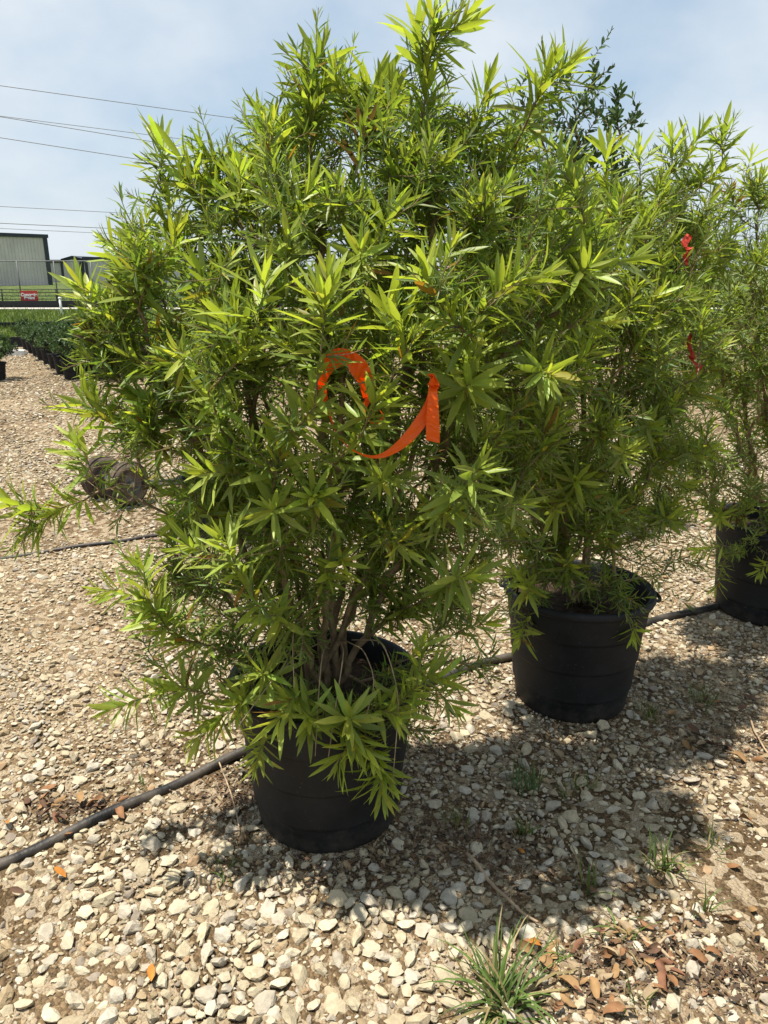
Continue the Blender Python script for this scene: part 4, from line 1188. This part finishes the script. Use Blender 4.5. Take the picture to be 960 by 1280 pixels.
# red sign with white lettering
M_SIGN = plain('sign_red', (0.42, 0.035, 0.03), rough=0.5, noise=0.06, nscale=6)
sp_ = P(36.5, 370, fy - 0.09)
sroot = empty('sign', (sp_[0], fy - 0.075, 0))
zs0, zs1 = P(36.5, 376, fy)[2], P(36.5, 363.3, fy)[2]
sw = (P(47, 370, fy)[0] - P(26, 370, fy)[0])
m = MB(); m.box((0, 0, (zs0 + zs1) / 2), (sw, 0.02, zs1 - zs0)); m.build('board', M_SIGN, sroot)
def sign_text(txt, z, size):
    cu = bpy.data.curves.new('lettering', 'FONT')
    cu.body = txt; cu.size = size; cu.align_x = 'CENTER'; cu.align_y = 'CENTER'; cu.extrude = 0.004; cu.offset = 0.009
    tmp = bpy.data.objects.new('tmp', cu); COL.objects.link(tmp)
    dg = bpy.context.evaluated_depsgraph_get()
    me = bpy.data.meshes.new_from_object(tmp.evaluated_get(dg))
    bpy.data.objects.remove(tmp)
    o_ = mesh_obj('lettering', me, None, sroot); me.materials.clear(); me.materials.append(M_WHITE)
    o_.location = (0, -0.016, z); o_.rotation_euler = (math.pi / 2, 0, 0)
sign_text('Concrete', zs0 + (zs1 - zs0) * 0.60, 0.175)
sign_text('Pavers', zs0 + (zs1 - zs0) * 0.30, 0.165)
tag(sroot, 'red sign with white lettering mounted on the rail fence', 'sign')
# chain-link fence just behind
cy = 34.2
zc = P(30, 326, cy)[2]
cf = empty('chain_link_fence', (0, cy, 0))
px_posts = [20, 66, 112, 158]
xp0 = P(23, 345, cy)[0]; xg = P(69, 345, cy)[0] - xp0
for k in range(-5, 10):
    m = MB(); m.tube([(xp0 + k * xg, 0, 0), (xp0 + k * xg, 0, zc)], 0.028, 8); m.build('post', M_GALV, cf, True)
m = MB(); m.tube([(xp0 - 5 * xg, 0, zc - 0.01), (xp0 + 9 * xg, 0, zc - 0.01)], 0.022, 6); m.build('rail', M_GALV, cf, True)
m = MB()
x0, x1 = xp0 - 2 * xg, xp0 + 5 * xg
k = 0; x = x0 - zc
while x < x1:
    for s_ in (1, -1):
        xa, xb = (x, x + zc) if s_ > 0 else (x + zc, x)
        p_a, p_b = Vector((xa, 0.004 * s_, 0.03)), Vector((xb, 0.004 * s_, zc - 0.02))
        def clipx(a, b):
            ta, tb = 0.0, 1.0
            dxx = b.x - a.x
            t0_, t1_ = sorted(((x0 - a.x) / dxx, (x1 - a.x) / dxx))
            ta, tb = max(0, t0_), min(1, t1_)
            return (a.lerp(b, ta), a.lerp(b, tb)) if tb > ta else None
        cc = clipx(p_a, p_b)
        if cc: m.tube(cc, 0.0019, 3, cap=False)
    x += 0.075
tag(m.build('wire_mesh', M_GALV, cf), kind='stuff')
tag(cf, 'tall grey chain-link fence in front of the warehouses', 'fence')
# leaning white marker post and the white board at the lane's end
b_ = G(77, 396.5); t_ = P(75, 374, b_[1])
m = MB(); m.tube([(0, 0, 0), (t_[0] - b_[0], 0, t_[2] * 0.5), (t_[0] - b_[0] - 0.01, 0, t_[2])], [0.045, 0.042, 0.04], 10)
m.lathe([(0.044, t_[2] - 0.02), (0.05, t_[2] - 0.015), (0.05, t_[2] + 0.03), (0.0, t_[2] + 0.045)], 10, c=(t_[0] - b_[0] - 0.01, 0, 0))
o = m.build('marker_post', M_WHITE, None, True); o.location = (b_[0], b_[1], 0.03)
tag(o, 'white leaning marker post standing in the grass strip', 'post')
b_ = G(18, 444)
m = MB(); m.box((0, 0, 0.045), (0.42, 0.14, 0.09)); m.box((0, 0.0, 0.099), (0.40, 0.05, 0.018))
o = m.build('white_block', M_WHITE); o.location = (b_[0], b_[1], 0); o.rotation_euler.z = 0.1
tag(o, 'white block lying at the far end of the gravel lane', 'block')
b_ = G(15, 437)
m = MB(); m.box((0, 0, 0.09), (0.62, 0.10, 0.18)); m.box((-0.1, -0.03, 0.195), (0.3, 0.06, 0.03))
o = m.build('black_edging', M_BLACK); o.location = (b_[0] - 0.1, b_[1] + 0.6, 0)
tag(o, 'short black edging board behind the white block', 'edging')

# warehouses
def metal_mat(name, col, rough=0.55):
    return plain(name, col, rough=rough, spec=0.4, noise=0.10, nscale=0.6)
M_PANEL = metal_mat('grey_siding', (0.55, 0.515, 0.475))
M_PANEL2 = metal_mat('pale_siding', (0.58, 0.555, 0.525))
M_TRIM = plain('dark_trim', (0.022, 0.03, 0.042), rough=0.5, noise=0.2, nscale=3)
def warehouse(name, c0, c1, h, depth, label, pw=1.0, gable=None, mat=None, pipes=()):
    """front wall from c0 to c1 on the ground; c1 the corner that shows"""
    c0, c1 = np.array(c0, float), np.array(c1, float)
    L = np.linalg.norm(c1 - c0); ux = (c1 - c0) / L; uy = np.array([-ux[1], ux[0]])
    root = empty(name, (c0[0], c0[1], 0)); root.rotation_euler.z = math.atan2(ux[1], ux[0])
    mat = mat or M_PANEL
    m_ = MB()                                      # the closed body behind the siding
    gz = gable if gable else 0.0
    pf = [(0, h)] + ([(L / 2, h + gz)] if gz else []) + [(L, h)]
    vs_ = [(0, 0.06, 0), (L, 0.06, 0)] + [(x_, 0.06, z_) for x_, z_ in pf[::-1]]
    k_ = len(vs_)
    vs_ += [(x_, depth, z_) for x_, _, z_ in vs_]
    m_.add(vs_, [tuple(range(k_)), tuple(range(k_, 2 * k_))[::-1]] + [(i_, i_ + k_, (i_ + 1) % k_ + k_, (i_ + 1) % k_) for i_ in range(k_)])
    m_.build('wall', mat, root)
    n_p = int(L / pw)
    for i_ in range(n_p):                          # sheet by sheet, each with its rib
        x0_, x1_ = i_ * L / n_p, (i_ + 1) * L / n_p
        def zt(x_): return h + (gz * (1 - abs(x_ - L / 2) / (L / 2)) if gz else 0) - 0.02
        m_ = MB()
        a_, b2 = x0_ + 0.012, x1_ - 0.012
        m_.add([(a_, 0.03, 0), (b2, 0.03, 0), (b2, 0.03, zt(b2)), (a_, 0.03, zt(a_)), (a_, 0.06, 0), (b2, 0.06, 0), (b2, 0.06, zt(b2)), (a_, 0.06, zt(a_))],
               [(0, 1, 2, 3), (0, 3, 7, 4), (1, 5, 6, 2), (3, 2, 6, 7)])
        for f_ in (0.33, 0.66):
            xr = a_ + (b2 - a_) * f_
            m_.box((xr, 0.012, zt(xr) / 2), (0.05, 0.036, zt(xr) - 0.02))
        m_.build('panel', mat, root)
    # trims, and a sheet of the same dark colour over the side wall
    m_ = MB()
    pts = [(-0.15, h)] + ([(L / 2, h + gz)] if gz else []) + [(L + 0.15, h)]
    for (xa, za), (xb, zb) in zip(pts[:-1], pts[1:]):
        m_.add([(xa, -0.12, za - 0.05), (xb, -0.12, zb - 0.05), (xb, -0.12, zb + 0.28), (xa, -0.12, za + 0.28), (xa, depth + 0.1, za - 0.05), (xb, depth + 0.1, zb - 0.05), (xb, depth + 0.1, zb + 0.28), (xa, depth + 0.1, za + 0.28)],
               [(0, 1, 2, 3), (4, 7, 6, 5), (3, 2, 6, 7), (0, 4, 5, 1), (0, 3, 7, 4), (1, 5, 6, 2)])
    m_.build('roof', M_TRIM, root)
    for xx, ww in pipes:
        m_ = MB(); m_.box((xx, -0.05, (h - 0.06) / 2), (ww, 0.1, h - 0.06)); m_.build('downpipe', M_TRIM, root)
    m_ = MB(); m_.box((L + 0.05, depth / 2, (h - 0.06) / 2), (0.10, depth - 0.02, h - 0.06)); m_.build('side_wall', M_TRIM, root)
    m_ = MB(); m_.box((L - 0.19, -0.02, (h - 0.06) / 2), (0.40, 0.06, h - 0.06)); m_.build('corner_trim', M_TRIM, root)
    tag(root, label, 'building')
    return root
DW = 80.0
cB = P(66, 362, DW); hB = P(62, 293, DW)[2] - 0.28
cA = P(-160, 362, DW - 14)
warehouse('warehouse', (cA[0], cA[1]), (cB[0], cB[1]), hB, 18, 'tall grey metal-sided warehouse with dark trim beyond the fences')
D2 = 96.0
a_ = P(56, 350, D2); b_ = P(82, 350, D2)
warehouse('low_shed', (a_[0], a_[1]), (b_[0], b_[1]), P(75, 325, D2)[2] - 0.25, 10, 'low flat grey shed beside the tall warehouse', mat=M_PANEL2, pw=0.8)
D3 = 92.0
a_ = P(81, 350, D3); b_ = P(106, 350, D3 + 0.2)
warehouse('gabled_shed', (a_[0], a_[1]), (b_[0], b_[1]), P(95, 324, D3)[2] - 0.25, 12, 'pale gabled metal shed to the side of the low flat shed', gable=0.35, mat=M_PANEL2, pw=0.8)
a_ = P(107.5, 350, D3 - 1.5); b_ = P(250, 350, D3 + 3)
warehouse('long_shed', (a_[0], a_[1]), (b_[0], b_[1]), P(120, 321.5, D3 - 1)[2] - 0.25, 12, 'long pale metal shed half hidden behind the shrub', mat=M_PANEL2, pw=1.2, pipes=((0.2, 0.3), (2.8, 0.18)))

# power lines: long sagging spans carried by poles far outside the view
M_WIRE = plain('cable', (0.20, 0.20, 0.215), rough=0.6)
def wire(a, b, d0, d1, r_, label):
    p, q_ = P(a[0], a[1], d0), P(b[0], b[1], d1)
    dv_ = q_ - p
    L = np.linalg.norm(dv_)
    n_ = 60
    t0, t1 = -1.2, 6.0
    pts = []
    for i in range(n_):
        t = t0 + (t1 - t0) * i / (n_ - 1)
        sag = 0.000055 * (t * L) * (t * L - L) 
        w_ = p + dv_ * t; w_[2] += sag
        pts.append(w_)
    m_ = MB(); m_.tube([Vector(w_ - pts[0]) for w_ in pts], r_, 5)
    o_ = m_.build('power_line', M_WIRE, None, True); o_.location = Vector(pts[0])
    tag(o_, label, 'cable', 'power lines across the sky')
wire((0, 107), (360, 157), 60, 66, 0.026, 'highest thin power line crossing the sky')
wire((0, 145), (190, 169), 62, 66, 0.022, 'power line just above its close twin')
wire((0, 145.8), (190, 177), 60, 62, 0.026, 'power line just below its close twin')
wire((0, 172), (205, 204), 60, 63, 0.026, 'power line sloping below the close pair')
wire((0, 258), (187, 268), 70, 76, 0.024, 'faint power line above the two lowest ones')
wire((0, 279), (172, 287), 70, 76, 0.03, 'dark power line just over the warehouse roof')
wire((0, 285.5), (140, 292), 72, 77, 0.022, 'lowest faint power line touching the warehouse roof line')

# ================================================================== GROUND PLANTS, LITTER
def blades(n_, length, spread, width, tone, g, lean=0.5, origin_r=0.012, flat=0.0):
    Vs, Fs, Cs = [], [], []; off = 0
    for i in range(n_):
        a = g.uniform(0, 2 * math.pi); L = length * g.uniform(0.55, 1.1); le = g.uniform(0.15, 1) * lean
        d = np.array([math.cos(a), math.sin(a), 0]); w = width * g.uniform(0.7, 1.3)
        side = np.array([-math.sin(a), math.cos(a), 0])
        o_ = d * origin_r * g.uniform(0, 1) + np.array([g.normal(0, spread), g.normal(0, spread), 0])
        th = math.pi / 2 - le * 0.6; p = o_.copy(); k_ = 5
        c = tone(g)
        for s in range(k_ + 1):
            ww = w * (1 - (s / k_) ** 2.2) * (0.75 + 0.25 * min(1, s))
            tw = side * ww / 2
            Vs += [p - tw, p + tw]; Cs += [c, c]
            th2 = th - le * 1.5 * (s / k_) ** 1.2
            p = p + (d * math.cos(th2) + np.array([0, 0, math.sin(th2)])) * L / k_
            p[2] = max(p[2], 0.006)
        for s in range(k_):
            b0 = off + s * 2
            Fs += [(b0, b0 + 1, b0 + 3), (b0, b0 + 3, b0 + 2)]
        off += 2 * (k_ + 1)
    return np.array(Vs), np.array(Fs), np.array(Cs)
def green_tone(g):
    c = np.array((0.095, 0.15, 0.035)) if g.uniform() < 0.72 else np.array((0.26, 0.21, 0.10))
    return c * g.uniform(0.7, 1.3)
def blue_tone(g):
    return (np.array((0.09, 0.15, 0.06)) if g.uniform() < 0.85 else np.array((0.25, 0.22, 0.10))) * g.uniform(0.7, 1.3)
WEEDS = [(625, 1262, 80, 0.25, 0.018, 0.0065, 2.5, green_tone, 'big sprawling grass tuft with a reddish base among the leaf litter'),
         (660, 985, 60, 0.12, 0.022, 0.0038, 0.85, blue_tone, 'fine blue-green grass tuft on gravel in front of the second pot'),
         (830, 1085, 34, 0.13, 0.02, 0.006, 1.2, green_tone, 'sparse sprawling grass on the bare soil patch'),
         (730, 1110, 14, 0.13, 0.016, 0.006, 0.9, green_tone, 'few upright grass blades beside the leaf litter'),
         (655, 1045, 16, 0.07, 0.014, 0.007, 1.0, green_tone, 'small leafy weed below the fine grass tuft'),
         (720, 985, 26, 0.07, 0.03, 0.0045, 1.1, green_tone, 'short yellowish grass near the second pot'),
         (570, 1035, 18, 0.08, 0.02, 0.004, 1.0, green_tone, 'small dark grass tuft in the shade beside the nearest pot'),
         (880, 1135, 12, 0.10, 0.012, 0.004, 1.2, green_tone, 'thin grass sprig on bare soil'),
         (800, 1255, 14, 0.08, 0.02, 0.004, 1.0, green_tone, 'little grass sprig among brown leaves'),
         (290, 1085, 12, 0.06, 0.02, 0.003, 1.0, green_tone, 'tiny grass sprig at the foot of the nearest pot'),
         (770, 1170, 16, 0.12, 0.02, 0.0045, 1.8, green_tone, 'loose grass blades lying over the stick in the leaf litter'),
         (690, 1200, 18, 0.10, 0.02, 0.004, 1.9, green_tone, 'flat grass blades between the big grass tuft and the twig'),
         (900, 1060, 14, 0.09, 0.02, 0.004, 1.9, green_tone, 'flat thin grass spread over bare soil'),
         (175, 982, 10, 0.05, 0.015, 0.004, 1.1, green_tone, 'tiny green sprig beside the thick pipe'),
         (880, 880, 34, 0.10, 0.028, 0.004, 1.2, green_tone, 'dry straw-like grass patch beside the third pot'),
         (810, 895, 30, 0.09, 0.024, 0.004, 1.0, green_tone, 'yellow-green grass at the right foot of the second pot'),
         (280, 1105, 8, 0.05, 0.012, 0.005, 1.1, green_tone, 'two-leaved yellowish sprig on the gravel by the nearest pot')]
for i, (px, py, n_, L, sp, w, le, tn, lab) in enumerate(WEEDS):
    g = np.random.default_rng(300 + i)
    V, F, C = blades(n_, L, sp, w, tn, g, le)
    p = G(px, py)
    root = mesh_obj('grass_tuft', mesh_tris('grass_tuft', V, F, C, True), M_GRASS)
    root.location = (p[0], p[1], float(gh(p[0], p[1])))
    tag(root, lab, 'grass')

# lawn blades where the strip can be seen
def lawn_blades():
    g = np.random.default_rng(8)
    n_ = 16000
    y = np.where(g.uniform(0, 1, n_) < 0.75, g.uniform(16.9, 31.0, n_), g.uniform(33, 60, n_))
    x = (-0.53 + g.uniform(0, 0.25, n_)) * y
    h = g.uniform(0.05, 0.16, n_) * (1 + 0.8 * (g.uniform(0, 1, n_) < 0.07)); w = g.uniform(0.01, 0.022, n_)
    a = g.uniform(0, 6.28, n_)
    b = np.stack([x, y, np.full(n_, 0.025)], 1); s = np.stack([np.cos(a), np.sin(a), np.zeros(n_)], 1) * w[:, None]
    t = b + np.stack([g.normal(0, 0.04, n_), g.normal(0, 0.04, n_), h], 1)
    V = np.stack([b - s, b + s, t], 1).reshape(-1, 3)
    F = np.arange(3 * n_).reshape(-1, 3)
    c = np.array((0.09, 0.135, 0.03)) * g.uniform(0.6, 1.5, (n_, 1)) + np.where(g.uniform(0, 1, (n_, 1)) < 0.12, 0.12, 0) * np.array((1, 0.8, 0.3))
    tag(mesh_obj('grass_blades', mesh_tris('grass_blades', V, F, np.repeat(c, 3, axis=0)), M_GRASS), 'short rough grass of the strip and field', 'grass', kind='stuff')
lawn_blades()

# dead leaves
DL_T = []
for i, (w, cu, tw) in enumerate(((0.42, 0.9, 0.8), (0.5, 0.5, -0.9), (0.36, 1.2, 1.3), (0.46, -0.7, 0.6))):
    V, F = leaf_template(w, cu * 0.4, 0.9 if i % 2 else -0.8, tw, 'oval', i)
    V = V - np.array([0, 0.5, 0]); DL_T.append((V, F))
DL_C = [(0.20, 0.10, 0.045), (0.15, 0.070, 0.038), (0.25, 0.15, 0.065), (0.40, 0.155, 0.025), (0.10, 0.055, 0.032), (0.25, 0.185, 0.11)]
dl_mesh = {}
for i, (V, F) in enumerate(DL_T):
    for j, c in enumerate(DL_C):
        me = mesh_tris('dead_leaf', V, F, np.tile(c, (len(V), 1)), True); me.materials.append(M_LITTER); dl_mesh[i, j] = me
def lay_leaf(px, py, L, j, label, group, yaw=None):
    p = G(px, py)
    o_ = bpy.data.objects.new('dead_leaf', dl_mesh[random.randrange(4), j])
    o_.scale = (L, L, L)
    o_.rotation_euler = (random.uniform(-.35, .35), random.uniform(-.4, .4), yaw if yaw is not None else random.uniform(0, 6.28))
    o_.location = (p[0], p[1], float(gh(p[0], p[1])) + 0.022)
    link(o_); tag(o_, label, 'leaf', group)
lay_leaf(75, 1098, 0.042, 3, 'single yellow-orange dead leaf just below the thick pipe', None, 1.3)
lay_leaf(190, 1230, 0.040, 3, 'single rust-red dead leaf on open pale gravel', None, 0.3)
lay_leaf(8, 1032, 0.045, 3, 'orange dead leaf above the thick pipe at the litter patch edge', None, 0.8)
lay_leaf(668, 1186, 0.046, 3, 'bright orange dead leaf beside the big sprawling grass tuft', None, -0.9)
lay_leaf(652, 1068, 0.034, 3, 'small rounded orange dead leaf in shade between the two front pots', None, 0.2)
lay_leaf(180, 953, 0.05, 5, 'pale curled dead leaf on gravel above the thick pipe', None, 1.2)
lay_leaf(22, 1120, 0.04, 4, 'dark dead leaf leaning on a white stone below the pipe', None, 1.5)
for i in range(64):
    px = random.gauss(775, 85); py = random.gauss(1200, 46)
    if py > 1275: py = 1275 - random.uniform(0, 60)
    lay_leaf(px, py, random.uniform(0.025, 0.055), random.choice((0, 0, 1, 2, 2, 4, 5)), 'brown dead leaf in the litter patch around the big grass tuft', 'dead leaves around the big grass tuft')
for i in range(20):
    lay_leaf(random.gauss(85, 45), random.gauss(1008, 13), random.uniform(0.03, 0.055), random.choice((0, 0, 1, 2, 4)), 'reddish-brown dead leaf in the patch above the thick pipe', 'dead leaves above the thick pipe')
for i in range(22):
    lay_leaf(random.gauss(915, 32), random.gauss(925, 40), random.uniform(0.035, 0.06), random.choice((1, 2, 5, 4, 0)), 'brown dead leaf on the soil before the third pot', 'dead leaves before the third pot')

# fine litter: bark chips, needles, leaf crumbs
def fine_litter():
    g = np.random.default_rng(17)
    spots_ = [(300, 1000, 0.16, 0.12, 420), (90, 1010, 0.16, 0.05, 260), (560, 1050, 0.2, 0.10, 420), (780, 1210, 0.24, 0.12, 600), (900, 930, 0.28, 0.2, 600), (420, 1090, 0.25, 0.1, 350), (640, 1080, 0.2, 0.12, 350), (200, 950, 0.2, 0.1, 160), (930, 1220, 0.14, 0.08, 260), (700, 930, 0.3, 0.15, 300), (870, 830, 0.35, 0.3, 500), (500, 940, 0.3, 0.3, 400)]
    Vs, Cs = [], []
    for px, py, sx, sy, n_ in spots_:
        c = G(px, py)
        x = g.normal(c[0], sx * 0.6, n_); y = g.normal(c[1], sy * 0.6, n_)
        L = g.uniform(0.008, 0.034, n_); w = g.uniform(0.0012, 0.006, n_); a = g.uniform(0, 6.28, n_)
        z = gh(x, y) + g.uniform(0.003, 0.016, n_); tl = g.normal(0, 0.3, n_)
        d = np.stack([np.cos(a) * np.cos(tl), np.sin(a) * np.cos(tl), np.sin(tl)], 1); s = np.stack([-np.sin(a), np.cos(a), g.normal(0, 0.4, n_)], 1)
        b = np.stack([x, y, z], 1)
        q4 = np.stack([b - d * L[:, None] / 2, b + s * w[:, None], b + d * L[:, None] / 2, b - s * w[:, None]], 1)
        for p_, rr in ((POT1, 0.22), (POT2, 0.22), (POT3, 0.22)):
            ok = np.hypot(x - p_[0], y - p_[1]) > rr + 0.01
            q4, x, y = q4[ok], x[ok], y[ok]
        Vs.append(q4.reshape(-1, 3))
        cc = np.array([(0.13, 0.085, 0.05), (0.09, 0.055, 0.032), (0.2, 0.14, 0.085), (0.15, 0.08, 0.04), (0.06, 0.04, 0.026)])[g.integers(0, 5, len(q4))] * g.uniform(0.5, 1.1, (len(q4), 1))
        Cs.append(np.repeat(cc, 4, axis=0))
    V = np.concatenate(Vs); k_ = len(V) // 4
    F = np.concatenate([np.array([[0, 1, 2], [0, 2, 3]]) + 4 * i for i in range(k_)])
    tag(mesh_obj('leaf_litter', mesh_tris('leaf_litter', V, F, np.concatenate(Cs)), M_LITTER), 'fine brown litter of bark chips and leaf crumbs on the gravel', 'litter', kind='stuff')
fine_litter()

# dry twigs on the ground
def twig(pts, r0, r1, label):
    q_ = np.array([G(a, b) for a, b in pts]); q_ = smooth_path(q_, 26)
    o0 = q_[0].copy(); o0[2] = 0
    q_[:, 2] = gh(q_[:, 0], q_[:, 1]) + 0.019 + 0.004 * np.sin(np.arange(26) * 0.5)
    m_ = MB(); m_.tube([Vector(v - o0) for v in q_], list(np.linspace(r0, r1, 26)), 7)
    k_ = 15; m_.tube([Vector(q_[k_] - o0), Vector(q_[k_] - o0) + Vector((0.03, 0.022, 0.006)), Vector(q_[k_] - o0) + Vector((0.055, 0.03, 0.004))], [r1 * 1.1, r1 * 0.8, r1 * 0.5], 5)
    o_ = m_.build('twig', M_TWIG, None, True); o_.location = Vector(o0)
    tag(o_, label, 'twig')
twig([(583, 1074), (600, 1092), (622, 1120), (645, 1140), (672, 1158)], 0.0055, 0.0035, 'bent pale dry twig on the gravel pointing at the leaf litter')
twig([(790, 1168), (815, 1188), (842, 1206)], 0.005, 0.004, 'short grey stick lying in the leaf litter')
twig([(268, 945), (285, 985), (298, 1030), (300, 1050)], 0.0028, 0.002, 'thin dark twig curving beside the nearest pot')
twig([(935, 900), (948, 930), (962, 948)], 0.004, 0.003, 'brown stick on the soil before the third pot')
